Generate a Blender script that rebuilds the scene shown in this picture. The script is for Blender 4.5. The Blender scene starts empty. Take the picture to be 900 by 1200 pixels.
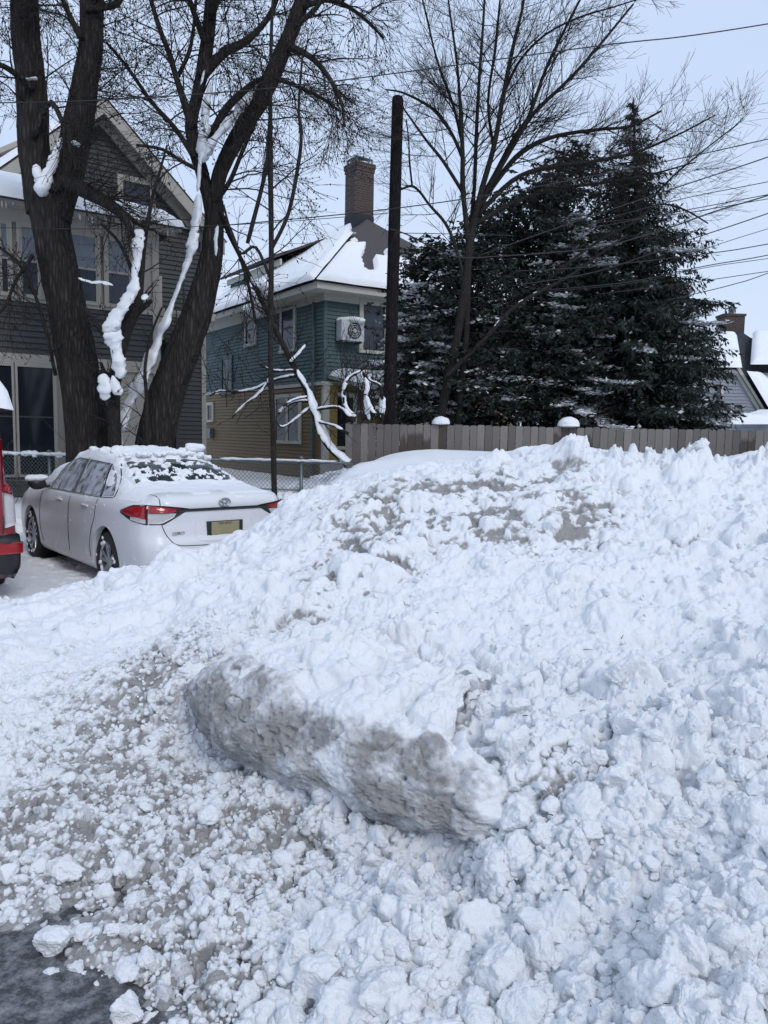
import bpy, math, random
import numpy as np
from mathutils import Vector, Matrix
from mathutils.bvhtree import BVHTree

R = math.radians
scene = bpy.context.scene
col = scene.collection
rng = random.Random(7)
nrg = np.random.default_rng(11)

# ------------------------------------------------------------------ camera
EYE = 1.70
PITCH = R(5.8)
ROLL = R(1.0)
FPX = 900.0
fwd = Vector((0, math.cos(PITCH), -math.sin(PITCH)))
up0 = Vector((0, math.sin(PITCH), math.cos(PITCH)))
rt0 = Vector((1, 0, 0))
cr = rt0 * math.cos(ROLL) + up0 * math.sin(ROLL)
cu = up0 * math.cos(ROLL) - rt0 * math.sin(ROLL)
CAM = Vector((0, 0, EYE))
cam_d = bpy.data.cameras.new('camera')
cam_o = bpy.data.objects.new('camera', cam_d)
col.objects.link(cam_o)
M4 = Matrix((cr, cu, -fwd)).transposed().to_4x4()
M4.translation = CAM
cam_o.matrix_world = M4
cam_d.sensor_fit = 'VERTICAL'
cam_d.sensor_height = 24
cam_d.lens = 24 * FPX / 1200
cam_d.clip_end = 2000
cam_d.clip_start = 0.05
scene.camera = cam_o

def ray(px, py):
    return fwd + cr * ((px - 450) / FPX) + cu * ((600 - py) / FPX)
def PY(px, py, Y):
    d = ray(px, py)
    return CAM + d * (Y / d.y)
def PZ(px, py, z):
    d = ray(px, py)
    return CAM + d * ((z - EYE) / d.z)

# ------------------------------------------------------------------ noise
_TB = np.random.default_rng(99).random(1 << 20)
_MK = (1 << 20) - 1
def _hi(ix, iy, iz, seed):
    return (ix.astype(np.int64)*73856093 ^ iy.astype(np.int64)*19349663 ^ np.asarray(iz).astype(np.int64)*83492791 ^ (seed*2654435 + 977))
def _h(ix, iy, iz, seed): return _TB[_hi(ix, iy, iz, seed) & _MK]
def vnoise(x, y, z=None, seed=0):
    x = np.asarray(x, float); y = np.asarray(y, float)
    if z is None:
        xi = np.floor(x); yi = np.floor(y); fx = x-xi; fy = y-yi
        fx = fx*fx*fx*(fx*(fx*6-15)+10); fy = fy*fy*fy*(fy*(fy*6-15)+10)
        hx = xi.astype(np.int64)*73856093; hx1 = (xi.astype(np.int64)+1)*73856093; hy = yi.astype(np.int64)*19349663; hy1 = (yi.astype(np.int64)+1)*19349663; k = seed*2654435+977
        a = _TB[(hx ^ hy ^ k) & _MK]; b = _TB[(hx1 ^ hy ^ k) & _MK]; c = _TB[(hx ^ hy1 ^ k) & _MK]; d = _TB[(hx1 ^ hy1 ^ k) & _MK]
        a = a+(b-a)*fx; c = c+(d-c)*fx
        return (a+(c-a)*fy)*2-1
    z = np.zeros_like(x) if z is None else np.asarray(z, float)
    xi = np.floor(x); yi = np.floor(y); zi = np.floor(z)
    fx = x - xi; fy = y - yi; fz = z - zi
    fx = fx*fx*fx*(fx*(fx*6-15)+10); fy = fy*fy*fy*(fy*(fy*6-15)+10); fz = fz*fz*fz*(fz*(fz*6-15)+10)
    r = 0
    for a in (0, 1):
        for b in (0, 1):
            for c in (0, 1):
                w = (fx if a else 1-fx) * (fy if b else 1-fy) * (fz if c else 1-fz)
                r = r + w * _h(xi+a, yi+b, zi+c, seed)
    return r * 2 - 1
def fbm(x, y, z=None, o=4, seed=0, gain=.5):
    t = 0; a = 1; n = 0
    for k in range(o):
        t = t + a * vnoise(x*2**k + 13.7*k, y*2**k - 7.1*k, None if z is None else z*2**k + 3.3*k, seed + k)
        n += a; a *= gain
    return t / n
def bumps(x, y, s, seed, prob=.8, flat=.75, amin=.3, amax=.62):
    """union of rough lumps, cell size s"""
    wx = x + s*.28*vnoise(x/s*1.9, y/s*1.9, None, seed+50) + s*.10*vnoise(x/s*5, y/s*5, None, seed+52)
    wy = y + s*.28*vnoise(x/s*1.9, y/s*1.9, None, seed+51) + s*.10*vnoise(x/s*5, y/s*5, None, seed+53)
    gx = wx/s; gy = wy/s
    ix = np.floor(gx); iy = np.floor(gy)
    best = np.zeros_like(gx)
    z0 = np.zeros_like(gx)
    for a in (-1, 0, 1):
        for b in (-1, 0, 1):
            cx = ix+a; cy = iy+b
            hi = _hi(cx, cy, z0, seed)
            q = lambda k: _TB[(hi + k*7919) & _MK]
            jx = cx + q(0); jy = cy + q(1); rr = amin + (amax-amin)*q(2); ph = q(3)*math.pi; el = .75+.25*q(4); ex = q(5) < prob
            tx = (q(6)-.5)*.9; ty = (q(7)-.5)*.9
            dx = gx-jx; dy = gy-jy
            u = (dx*np.cos(ph)+dy*np.sin(ph))/el; v = (-dx*np.sin(ph)+dy*np.cos(ph))*el
            d2 = u*u+v*v
            h = np.sqrt(np.maximum(0, rr*rr-d2))
            cut = rr*(.55+.2*q(8)) + tx*dx + ty*dy       # sloping flat top: broken clods
            h = np.minimum(h, np.maximum(cut, 0)*1.0 + 0.12*h)
            best = np.maximum(best, np.where(ex, h, 0))
    return best*s*flat

# ------------------------------------------------------------------ helpers
def tag(o, label=None, cat=None, group=None, kind=None):
    if label: o['label'] = label
    if cat: o['category'] = cat
    if group: o['group'] = group
    if kind: o['kind'] = kind
    return o
def empty(name, loc=(0, 0, 0), rz=0):
    o = bpy.data.objects.new(name, None); col.objects.link(o)
    o.location = loc; o.rotation_euler = (0, 0, rz); o.empty_display_size = .2
    return o
def link(name, me, mat=None, parent=None, loc=None, world=False):
    o = bpy.data.objects.new(name, me); col.objects.link(o)
    if mat is not None:
        for m in (mat if isinstance(mat, (list, tuple)) else [mat]): me.materials.append(m)
    if parent is not None:
        o.parent = parent
        if world: o.matrix_parent_inverse = parent_world(parent).inverted()
    if loc is not None: o.location = loc
    return o
def parent_world(p):
    m = Matrix.Translation(p.location) @ p.rotation_euler.to_matrix().to_4x4()
    if p.parent: m = parent_world(p.parent) @ p.matrix_parent_inverse @ m
    return m
def npmesh(name, V, F, smooth=True, attrs=None, midx=None):
    V = np.asarray(V, np.float32); F = np.asarray(F, np.int32)
    me = bpy.data.meshes.new(name)
    me.vertices.add(len(V)); me.vertices.foreach_set('co', V.ravel())
    k = F.shape[1]
    me.loops.add(F.size); me.loops.foreach_set('vertex_index', F.ravel())
    me.polygons.add(len(F)); me.polygons.foreach_set('loop_start', np.arange(0, F.size, k, dtype=np.int32))
    try: me.polygons.foreach_set('loop_total', np.full(len(F), k, np.int32))
    except Exception: pass
    if smooth: me.polygons.foreach_set('use_smooth', np.ones(len(F), bool))
    if attrs:
        for n, a in attrs.items():
            at = me.attributes.new(n, 'FLOAT', 'POINT'); at.data.foreach_set('value', np.asarray(a, np.float32).ravel())
    me.update(calc_edges=True)
    return me

class MB:
    def __init__(s): s.v = []; s.f = []; s.t = []; s.tint = 0.5
    def add(s, vs, fs):
        b = len(s.v); s.v.extend(vs); s.f.extend([tuple(i+b for i in f) for f in fs]); s.t.extend([s.tint]*len(vs))
    def box(s, x0, x1, y0, y1, z0, z1, M=None):
        vs = [Vector((x, y, z)) for z in (z0, z1) for y in (y0, y1) for x in (x0, x1)]
        if M is not None: vs = [M @ v for v in vs]
        s.add(vs, [(0, 2, 3, 1), (4, 5, 7, 6), (0, 1, 5, 4), (2, 6, 7, 3), (0, 4, 6, 2), (1, 3, 7, 5)])
    def quad(s, *p): s.add([Vector(q) for q in p], [tuple(range(len(p)))])
    def tube(s, pts, rad, n=6, cap=True):
        if len(pts) < 2: return
        pts = [Vector(p) for p in pts]
        if not isinstance(rad, (list, tuple)): rad = [rad]*len(pts)
        vs = []; fs = []
        t = (pts[1]-pts[0]).normalized()
        a = t.orthogonal().normalized()
        for i, p in enumerate(pts):
            t = (pts[min(i+1, len(pts)-1)] - pts[max(i-1, 0)])
            if t.length < 1e-9: t = Vector((0, 0, 1))
            t.normalize()
            a = (a - t*a.dot(t))
            if a.length < 1e-6: a = t.orthogonal()
            a.normalize(); b = t.cross(a)
            for k in range(n):
                g = 2*math.pi*k/n
                vs.append(p + (a*math.cos(g)+b*math.sin(g))*rad[i])
        for i in range(len(pts)-1):
            for k in range(n):
                k2 = (k+1) % n
                fs.append((i*n+k, i*n+k2, (i+1)*n+k2, (i+1)*n+k))
        if cap and n > 3:
            fs.append(tuple(range(n-1, -1, -1))); fs.append(tuple((len(pts)-1)*n+k for k in range(n)))
        s.add(vs, fs)
    def lumpy(s, pts, rad, seed=0, n=12, amp=.45, nrm=None, flat=1.0):
        pts = [Vector(p) for p in pts]; b = len(s.v); s.tube(pts, rad, n); arr = np.array([list(v) for v in s.v[b:]]); m = len(pts)*n
        cen = np.repeat(np.array([list(p) for p in pts]), n, 0); r_ = np.repeat(np.array(rad), n)
        d = arr[:m]-cen
        if nrm is not None:
            N_ = np.array(nrm)
            d = d - (d*N_).sum(1)[:, None]*N_*(1-flat)
        nn = fbm(arr[:m, 0]*5, arr[:m, 1]*5, arr[:m, 2]*5, 5, seed, .65)*1.6 + .3*vnoise(arr[:m, 0]*30, arr[:m, 1]*30, arr[:m, 2]*30, seed)
        arr[:m] = cen + d*(1+amp*nn)[:, None]
        for i, v in enumerate(arr): s.v[b+i] = Vector(v)
    def lathe(s, prof, n=24, M=None):
        vs = []; fs = []
        for (r, z) in prof:
            for k in range(n):
                g = 2*math.pi*k/n; vs.append(Vector((r*math.cos(g), r*math.sin(g), z)))
        if M is not None: vs = [M @ v for v in vs]
        for i in range(len(prof)-1):
            for k in range(n):
                k2 = (k+1) % n; fs.append((i*n+k, i*n+k2, (i+1)*n+k2, (i+1)*n+k))
        s.add(vs, fs)
    def blob(s, c, r, seed=0, sub=2, amp=.25, M=None):
        V, F = ico(sub)
        n = fbm(V[:, 0]*1.3+seed*7.7, V[:, 1]*1.3, V[:, 2]*1.3, 3, seed)
        W = V*(1+amp*n)[:, None]*np.array(r)
        vs = [Vector(w) for w in W]
        if M is not None: vs = [M @ v for v in vs]
        c = Vector(c); vs = [v+c for v in vs]
        s.add(vs, [tuple(f) for f in F])
    def build(s, name, mat=None, parent=None, smooth=False, world=True):
        me = bpy.data.meshes.new(name)
        me.from_pydata([tuple(v) for v in s.v], [], s.f)
        at = me.attributes.new('tint', 'FLOAT', 'POINT'); at.data.foreach_set('value', np.array(s.t, np.float32))
        if smooth: me.polygons.foreach_set('use_smooth', np.ones(len(me.polygons), bool))
        me.update()
        return link(name, me, mat, parent, world=world)
_ico = {}
def ico(sub):
    if sub in _ico: return _ico[sub]
    p = (1+5**.5)/2
    V = [(-1, p, 0), (1, p, 0), (-1, -p, 0), (1, -p, 0), (0, -1, p), (0, 1, p), (0, -1, -p), (0, 1, -p), (p, 0, -1), (p, 0, 1), (-p, 0, -1), (-p, 0, 1)]
    F = [(0,11,5),(0,5,1),(0,1,7),(0,7,10),(0,10,11),(1,5,9),(5,11,4),(11,10,2),(10,7,6),(7,1,8),(3,9,4),(3,4,2),(3,2,6),(3,6,8),(3,8,9),(4,9,5),(2,4,11),(6,2,10),(8,6,7),(9,8,1)]
    V = [np.array(v)/np.linalg.norm(v) for v in V]
    for _ in range(sub):
        mid = {}; nf = []
        def m(a, b):
            k = (min(a, b), max(a, b))
            if k not in mid:
                w = V[a]+V[b]; V.append(w/np.linalg.norm(w)); mid[k] = len(V)-1
            return mid[k]
        for a, b, c in F:
            x, y, z = m(a, b), m(b, c), m(c, a); nf += [(a, x, z), (b, y, x), (c, z, y), (x, y, z)]
        F = nf
    _ico[sub] = (np.array(V), np.array(F)); return _ico[sub]

# ------------------------------------------------------------------ materials
class NT:
    def __init__(s, name):
        s.m = bpy.data.materials.new(name); s.m.use_nodes = True
        s.t = s.m.node_tree; s.b = s.t.nodes['Principled BSDF']
    def n(s, typ, ins=None, **kw):
        nd = s.t.nodes.new(typ)
        for k, v in kw.items(): setattr(nd, k, v)
        for k, v in (ins or {}).items():
            if hasattr(v, 'is_output'): s.t.links.new(v, nd.inputs[k])
            else: nd.inputs[k].default_value = v
        return nd
    def coord(s, scale=(1, 1, 1), kind='Object'):
        tc = s.n('ShaderNodeTexCoord'); mp = s.n('ShaderNodeMapping', {'Vector': tc.outputs[kind], 'Scale': scale}); return mp.outputs[0]
    def noise(s, vec, scale, det=4, rough=.55, dist=0):
        return s.n('ShaderNodeTexNoise', {'Vector': vec, 'Scale': scale, 'Detail': det, 'Roughness': rough, 'Distortion': dist}).outputs[0]
    def ramp(s, fac, stops, interp='LINEAR'):
        r = s.n('ShaderNodeValToRGB', {'Fac': fac}); cr_ = r.color_ramp; cr_.interpolation = interp
        while len(cr_.elements) < len(stops): cr_.elements.new(.5)
        for e, (p, c) in zip(cr_.elements, stops):
            e.position = p; e.color = (*c, 1) if len(c) == 3 else c
        return r.outputs[0]
    def mix(s, fac, a, b, mode='MIX'):
        nd = s.t.nodes.new('ShaderNodeMix'); nd.data_type = 'RGBA'; nd.blend_type = mode
        for i, v in ((0, fac), (6, a), (7, b)):
            if hasattr(v, 'is_output'): s.t.links.new(v, nd.inputs[i])
            else: nd.inputs[i].default_value = v if i == 0 else ((*v, 1) if len(v) == 3 else v)
        return nd.outputs[2]
    def math(s, op, a, b=0, clamp=False):
        nd = s.t.nodes.new('ShaderNodeMath'); nd.operation = op; nd.use_clamp = clamp
        for i, v in ((0, a), (1, b)):
            if hasattr(v, 'is_output'): s.t.links.new(v, nd.inputs[i])
            else: nd.inputs[i].default_value = v
        return nd.outputs[0]
    def attr(s, name): return s.n('ShaderNodeAttribute', attribute_name=name).outputs['Fac']
    def bump(s, h, strength=.5, dist=.01, normal=None):
        ins = {'Height': h, 'Strength': strength, 'Distance': dist}
        if normal is not None: ins['Normal'] = normal
        return s.n('ShaderNodeBump', ins).outputs[0]
    def out(s, color=None, rough=None, normal=None, **kw):
        for k, v in (('Base Color', color), ('Roughness', rough), ('Normal', normal)):
            if v is None: continue
            if hasattr(v, 'is_output'): s.t.links.new(v, s.b.inputs[k])
            else: s.b.inputs[k].default_value = (*v, 1) if (k == 'Base Color' and len(v) == 3) else v
        for k, v in kw.items():
            k = k.replace('_', ' ')
            if hasattr(v, 'is_output'): s.t.links.new(v, s.b.inputs[k])
            else: s.b.inputs[k].default_value = v
        return s.m

def snow_mat(name, dirty=False):
    t = NT(name); c = t.coord()
    n1 = t.noise(c, 3, 3); n2 = t.noise(c, 45, 5, .65); n3 = t.noise(c, 260, 3, .6)
    base = t.mix(n1, (.80, .825, .86), (.87, .885, .905))
    if dirty:
        d = t.attr('dirt')
        sp = t.noise(c, 30, 6, .72)
        blot = t.noise(c, 9, 4, .6)
        f = t.math('ADD', t.math('MULTIPLY', sp, .9), t.math('MULTIPLY', blot, .9))
        f = t.math('SUBTRACT', t.math('ADD', t.math('MULTIPLY', d, 1.25), f), 1.42)
        f = t.math('MULTIPLY', f, 1.7, True)
        f = t.math('MULTIPLY', f, t.math('MINIMUM', t.math('MULTIPLY', d, 1.6), 1.0))
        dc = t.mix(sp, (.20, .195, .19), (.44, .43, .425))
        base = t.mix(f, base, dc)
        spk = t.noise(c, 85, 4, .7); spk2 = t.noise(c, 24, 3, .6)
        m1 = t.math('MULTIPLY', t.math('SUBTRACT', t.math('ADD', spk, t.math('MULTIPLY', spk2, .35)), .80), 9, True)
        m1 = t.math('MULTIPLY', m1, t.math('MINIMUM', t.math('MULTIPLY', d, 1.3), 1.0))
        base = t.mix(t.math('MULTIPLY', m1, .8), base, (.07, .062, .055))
    bm = t.math('ADD', t.math('MULTIPLY', n2, 1.0), t.math('MULTIPLY', n3, .4))
    nb = t.bump(bm, .8, .014)
    return t.out(base, .62, nb, Specular_IOR_Level=.25, Subsurface_Weight=0.0)
SNOW = snow_mat('snow_white')
SNOWD = snow_mat('snow_plowed', True)

def flat_mat(name, c1, c2, scale=6, rough=.7, bump=.2, bd=.005, stretch=(1, 1, 1), **kw):
    t = NT(name); c = t.coord(stretch)
    n = t.noise(c, scale, 5, .6); n2 = t.noise(c, scale*7, 3)
    return t.out(t.mix(n, c1, c2), rough, t.bump(t.math('ADD', n, n2), bump, bd), **kw)
def siding_mat(name, col1, dark=.72):
    t = NT(name); c = t.coord((1, 1, 1)); st = t.coord((.6, .6, 5))
    n = t.noise(c, 1.4, 4, .6); n2 = t.noise(st, 9, 4, .65)
    base = t.mix(t.math('MULTIPLY', n, .9), tuple(col1), tuple(x*dark for x in col1))
    base = t.mix(t.math('MULTIPLY', n2, .35), base, tuple(x*.6 for x in col1))
    return t.out(base, .65, t.bump(n2, .3, .004))
M = {}
M['dark_siding'] = siding_mat('painted_dark_siding', (.047, .053, .055))
M['teal_siding'] = siding_mat('painted_teal_siding', (.080, .135, .143))
M['mustard_siding'] = siding_mat('painted_mustard_siding', (.215, .150, .062))
M['mustard_paint'] = flat_mat('mustard_paint', (.33, .22, .05), (.24, .16, .04), 5, .6)
M['grey_siding'] = siding_mat('pale_grey_siding', (.25, .27, .31), .85)
M['cream'] = flat_mat('cream_trim_paint', (.36, .34, .30), (.28, .265, .235), 5, .6, .15)
M['cream_teal'] = flat_mat('pale_trim_paint', (.50, .49, .43), (.40, .395, .35), 5, .6, .15)
M['shingle'] = flat_mat('asphalt_shingles', (.045, .04, .042), (.08, .07, .07), 22, .9, .6, .01)
M['darkroof'] = flat_mat('dark_roof_shingles', (.014, .02, .026), (.024, .03, .036), 22, .9, .5, .01)
M['black_iron'] = flat_mat('black_iron', (.012, .012, .014), (.02, .02, .022), 20, .5)
M['galv'] = flat_mat('galvanised_steel', (.10, .13, .14), (.17, .20, .21), 18, .45, .1, Metallic=.6)
M['wire'] = flat_mat('wire_rubber', (.012, .012, .014), (.018, .018, .02), 20, .6)
M['plastic_white'] = flat_mat('white_unit_plastic', (.52, .54, .56), (.44, .46, .48), 8, .45)
M['tyre'] = flat_mat('tyre_rubber', (.012, .012, .013), (.03, .03, .032), 30, .8, .4, .004)
M['blackpl'] = flat_mat('black_plastic', (.012, .012, .014), (.02, .021, .024), 30, .45, .1)
M['rim'] = flat_mat('alloy_rim', (.34, .35, .37), (.46, .47, .50), 12, .35, .05, Metallic=.75)
M['chrome'] = flat_mat('chrome', (.35, .36, .38), (.45, .46, .48), 12, .18, .02, Metallic=.95)
M['grass_brown'] = flat_mat('brown_twigs', (.05, .035, .025), (.09, .07, .05), 20, .9)

def bark(name, c1, c2, sc=9, bd=.03):
    t = NT(name); c = t.coord((1, 1, .16))
    n = t.noise(c, sc*1.6, 5, .65, .6); v = t.n('ShaderNodeTexVoronoi', {'Vector': c, 'Scale': sc*2.2}, feature='DISTANCE_TO_EDGE').outputs['Distance']
    f = t.math('ADD', t.math('MULTIPLY', n, .7), t.math('MULTIPLY', v, .9))
    cc = t.ramp(f, [(.25, tuple(x*.4 for x in c1)), (.55, c1), (.85, c2)])
    return t.out(cc, .95, t.bump(f, 1.0, bd), Specular_IOR_Level=.15)
M['bark'] = bark('rough_maple_bark', (.036, .032, .030), (.075, .066, .060), 9, .05)
M['bark2'] = bark('young_bark', (.032, .028, .026), (.062, .055, .05), 22, .01)
M['polewood'] = bark('creosoted_pole_wood', (.016, .013, .015), (.035, .028, .03), 14, .01)
def brick_mat():
    t = NT('red_brown_bricks'); c = t.coord()
    # sum of axes so the courses run on every face
    sx = t.n('ShaderNodeSeparateXYZ', {'Vector': c})
    uu = t.math('ADD', sx.outputs[0], sx.outputs[1])
    cv = t.n('ShaderNodeCombineXYZ', {'X': uu, 'Y': sx.outputs[2]}).outputs[0]
    b = t.n('ShaderNodeTexBrick', {'Vector': cv, 'Color1': (.075, .036, .028, 1), 'Color2': (.032, .020, .018, 1), 'Mortar': (.11, .10, .09, 1), 'Scale': 1.0, 'Mortar Size': .011, 'Brick Width': .23, 'Row Height': .085, 'Bias': -.1})
    n = t.noise(c, 14, 3)
    cc = t.mix(n, b.outputs[0], t.mix(.5, b.outputs[0], (.03, .025, .025)))
    return t.out(cc, .9, t.bump(b.outputs['Fac'], -.6, .01))
M['brick'] = brick_mat()
def glass_mat(name, c1, c2, rough=.08):
    t = NT(name); c = t.coord((1, 1, 1))
    n = t.noise(c, 2.2, 4, .6, 1.2)
    return t.out(t.mix(n, c1, c2), rough, Specular_IOR_Level=.28)
M['glass'] = glass_mat('dark_window_glass', (.008, .010, .014), (.022, .027, .036))
M['glass_lace'] = flat_mat('lace_curtain_behind_glass', (.10, .12, .145), (.20, .225, .26), 9, .25, .05, .002, (1, 1, .3), Specular_IOR_Level=.5)
M['glass_blue'] = glass_mat('grey_blue_window_glass', (.03, .036, .05), (.055, .065, .085))
def foliage(name, c1, c2, sc=3):
    t = NT(name); n = t.noise(t.coord(), sc, 4, .6); a = t.attr('tint')
    cc = t.mix(t.math('MULTIPLY', t.math('ADD', n, a), .5), c1, c2)
    return t.out(cc, .6, Specular_IOR_Level=.25)
M['spruce'] = foliage('spruce_needles', (.009, .014, .012), (.038, .050, .040))
M['leaf'] = foliage('leathery_evergreen_leaves', (.010, .015, .013), (.042, .053, .043))
def fence_mat():
    t = NT('weathered_picket_wood'); a = t.attr('tint'); c = t.coord((1, 1, .08)); g = t.coord()
    n = t.noise(c, 60, 4, .6, .4); n2 = t.noise(g, 1.1, 3)
    cc = t.mix(a, (.115, .103, .096), (.245, .225, .21))
    cc = t.mix(t.math('MULTIPLY', n, .55), cc, (.075, .068, .066))
    wet = t.attr('wet')
    e = t.math('MULTIPLY', t.math('SUBTRACT', t.math('ADD', wet, t.math('MULTIPLY', t.noise(t.coord((1, 1, .25)), 9, 4, .6), .7)), .95), 6, True)
    cc = t.mix(t.math('MULTIPLY', e, .82), cc, (.045, .032, .026))
    return t.out(cc, .85, t.bump(n, .5, .003))
M['fence'] = fence_mat()

def car_paint():
    t = NT('white_car_paint'); c = t.coord()
    n = t.noise(c, 7, 6, .62, .8); n2 = t.noise(c, 2.2, 4, .6)
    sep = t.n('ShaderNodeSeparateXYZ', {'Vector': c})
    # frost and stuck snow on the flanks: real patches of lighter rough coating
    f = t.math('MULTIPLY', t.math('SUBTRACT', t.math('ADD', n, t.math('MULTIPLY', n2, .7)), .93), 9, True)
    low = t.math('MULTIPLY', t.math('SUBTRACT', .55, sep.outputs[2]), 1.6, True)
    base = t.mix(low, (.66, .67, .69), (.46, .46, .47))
    base = t.mix(t.math('MULTIPLY', f, .8), base, (.80, .82, .85))
    rough = t.math('ADD', .30, t.math('MULTIPLY', f, .5))
    return t.out(base, rough, t.bump(f, .5, .006), Coat_Weight=.25, Coat_Roughness=.12)
M['paint'] = car_paint()
def frosted_glass():
    t = NT('frosted_car_glass'); c = t.coord((1, 1, .6)); n = t.noise(c, 5.5, 6, .62, 1.5)
    f = t.ramp(n, [(.38, (0, 0, 0)), (.56, (1, 1, 1))])
    base = t.mix(f, (.035, .045, .05), (.44, .47, .54))
    return t.out(base, t.math('ADD', .10, t.math('MULTIPLY', f, .5)), t.bump(f, .4, .005))
M['frostglass'] = frosted_glass()
M['rearglass'] = glass_mat('tinted_rear_glass', (.010, .018, .020), (.035, .05, .052), .06)
M['red_lens'] = flat_mat('red_lamp_lens', (.24, .006, .012), (.36, .012, .018), 30, .15, .05, Coat_Weight=.5)
M['clear_lens'] = flat_mat('clear_lamp_lens', (.38, .36, .37), (.60, .58, .58), 60, .12, .1, Coat_Weight=.5)
M['red_paint'] = flat_mat('deep_red_car_paint', (.17, .006, .012), (.23, .009, .016), 3, .25, .02, .002, Coat_Weight=.6)
M['plate'] = flat_mat('pale_yellow_plate', (.33, .30, .15), (.22, .20, .13), 12, .5)
M['ink'] = flat_mat('dark_plate_ink', (.02, .02, .015), (.03, .03, .02), 12, .6)

# ------------------------------------------------------------------ world + sun
SUN_EL, SUN_ROT = R(38), R(150)
w = bpy.data.worlds.new('World'); scene.world = w; w.use_nodes = True
nt = w.node_tree; bg = nt.nodes['Background']
sky = nt.nodes.new('ShaderNodeTexSky'); sky.sky_type = 'NISHITA'; sky.sun_disc = False
sky.sun_elevation = SUN_EL; sky.sun_rotation = SUN_ROT; sky.dust_density = 3; sky.air_density = 1.2
mx = nt.nodes.new('ShaderNodeMix'); mx.data_type = 'RGBA'; mx.inputs[0].default_value = .88
tcw = nt.nodes.new('ShaderNodeTexCoord'); mp = nt.nodes.new('ShaderNodeMapping'); mp.inputs['Scale'].default_value = (1, 1, 3.5)
nz = nt.nodes.new('ShaderNodeTexNoise'); nz.inputs['Scale'].default_value = 1.1; nz.inputs['Detail'].default_value = 4
nt.links.new(tcw.outputs['Generated'], mp.inputs[0]); nt.links.new(mp.outputs[0], nz.inputs['Vector'])
rp = nt.nodes.new('ShaderNodeValToRGB'); nt.links.new(nz.outputs[0], rp.inputs[0])
SB = 11.9
rp.color_ramp.elements[0].position = .3; rp.color_ramp.elements[0].color = (.515*SB, .637*SB, .865*SB, 1)
rp.color_ramp.elements[1].position = .75; rp.color_ramp.elements[1].color = (.63*SB, .73*SB, .905*SB, 1)
nt.links.new(sky.outputs[0], mx.inputs[6]); nt.links.new(rp.outputs[0], mx.inputs[7])
nt.links.new(mx.outputs[2], bg.inputs[0]); bg.inputs[1].default_value = .1
sd = bpy.data.lights.new('sun', 'SUN'); sd.energy = 1.15; sd.angle = R(20); sd.color = (1, .96, .92)
so = bpy.data.objects.new('sun', sd); col.objects.link(so)
# sun direction: behind and to the left of the viewer
az = SUN_ROT
dirv = Vector((math.sin(az)*math.cos(SUN_EL), math.cos(az)*math.cos(SUN_EL), math.sin(SUN_EL)))
so.rotation_euler = dirv.to_track_quat('Z', 'Y').to_euler()
scene.view_settings.view_transform = 'Standard'; scene.view_settings.look = 'None'
scene.view_settings.exposure = 0; scene.view_settings.gamma = 1
scene.cycles.max_bounces = 6; scene.cycles.diffuse_bounces = 4; scene.cycles.glossy_bounces = 2
scene.cycles.transparent_max_bounces = 4; scene.cycles.use_denoising = True
scene.cycles.caustics_reflective = False; scene.cycles.caustics_refractive = False

# ================================================================== SNOW TERRAIN
CARH = Vector((-.64, .77)).normalized()           # heading of the white car
CARR = Vector((CARH.y, -CARH.x))                  # its right-hand side
REAR = Vector((-1.60, 7.73))                      # rear bumper centre
ctl = []
def cz(px, py, z): p = PZ(px, py, z); ctl.append((p.x, p.y, p.z))
def cy(px, py, Y): p = PY(px, py, Y); ctl.append((p.x, p.y, p.z))
def cw(x, y, z): ctl.append((x, y, z))
for a in [(20,1150,-.022),(0,1110,-.018),(110,1185,-.045),(0,1230,-.06),(90,1260,-.06),(55,1105,-.01),(150,1230,-.03),(-90,1150,-.05),(-150,1230,-.05),
          (200,1150,.06),(110,1040,.08),(0,1020,.08),(0,1062,.01),(110,1090,.015),(230,1060,.11),(300,1130,.11),(200,960,.09),(100,930,.12),(0,920,.15),(-120,920,.16),(-100,1020,.06),
          (330,1000,.10),(400,1030,.14),(100,850,.21),(0,840,.25),(-150,800,.3),(200,850,.18),(235,905,.12),(250,1180,.08),
          (0,770,.37),(100,765,.35),(175,745,.40),(225,790,.38),
          (500,1075,.18),(600,1050,.22),(690,1000,.30),(800,960,.38),(900,920,.48),(1000,900,.55),(900,1000,.42),(900,1100,.36),(900,1200,.30),(700,1100,.25),
          (600,1150,.2),(450,1150,.16),(700,1200,.22),(400,1260,.12),(900,1300,.28),(600,1300,.16),(1050,1100,.4),
          (600,868,.56),(650,925,.46),(635,965,.36),(585,905,.40),(690,900,.50),(800,850,.56),(900,820,.66),(1000,800,.75)]: cz(*a)
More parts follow.
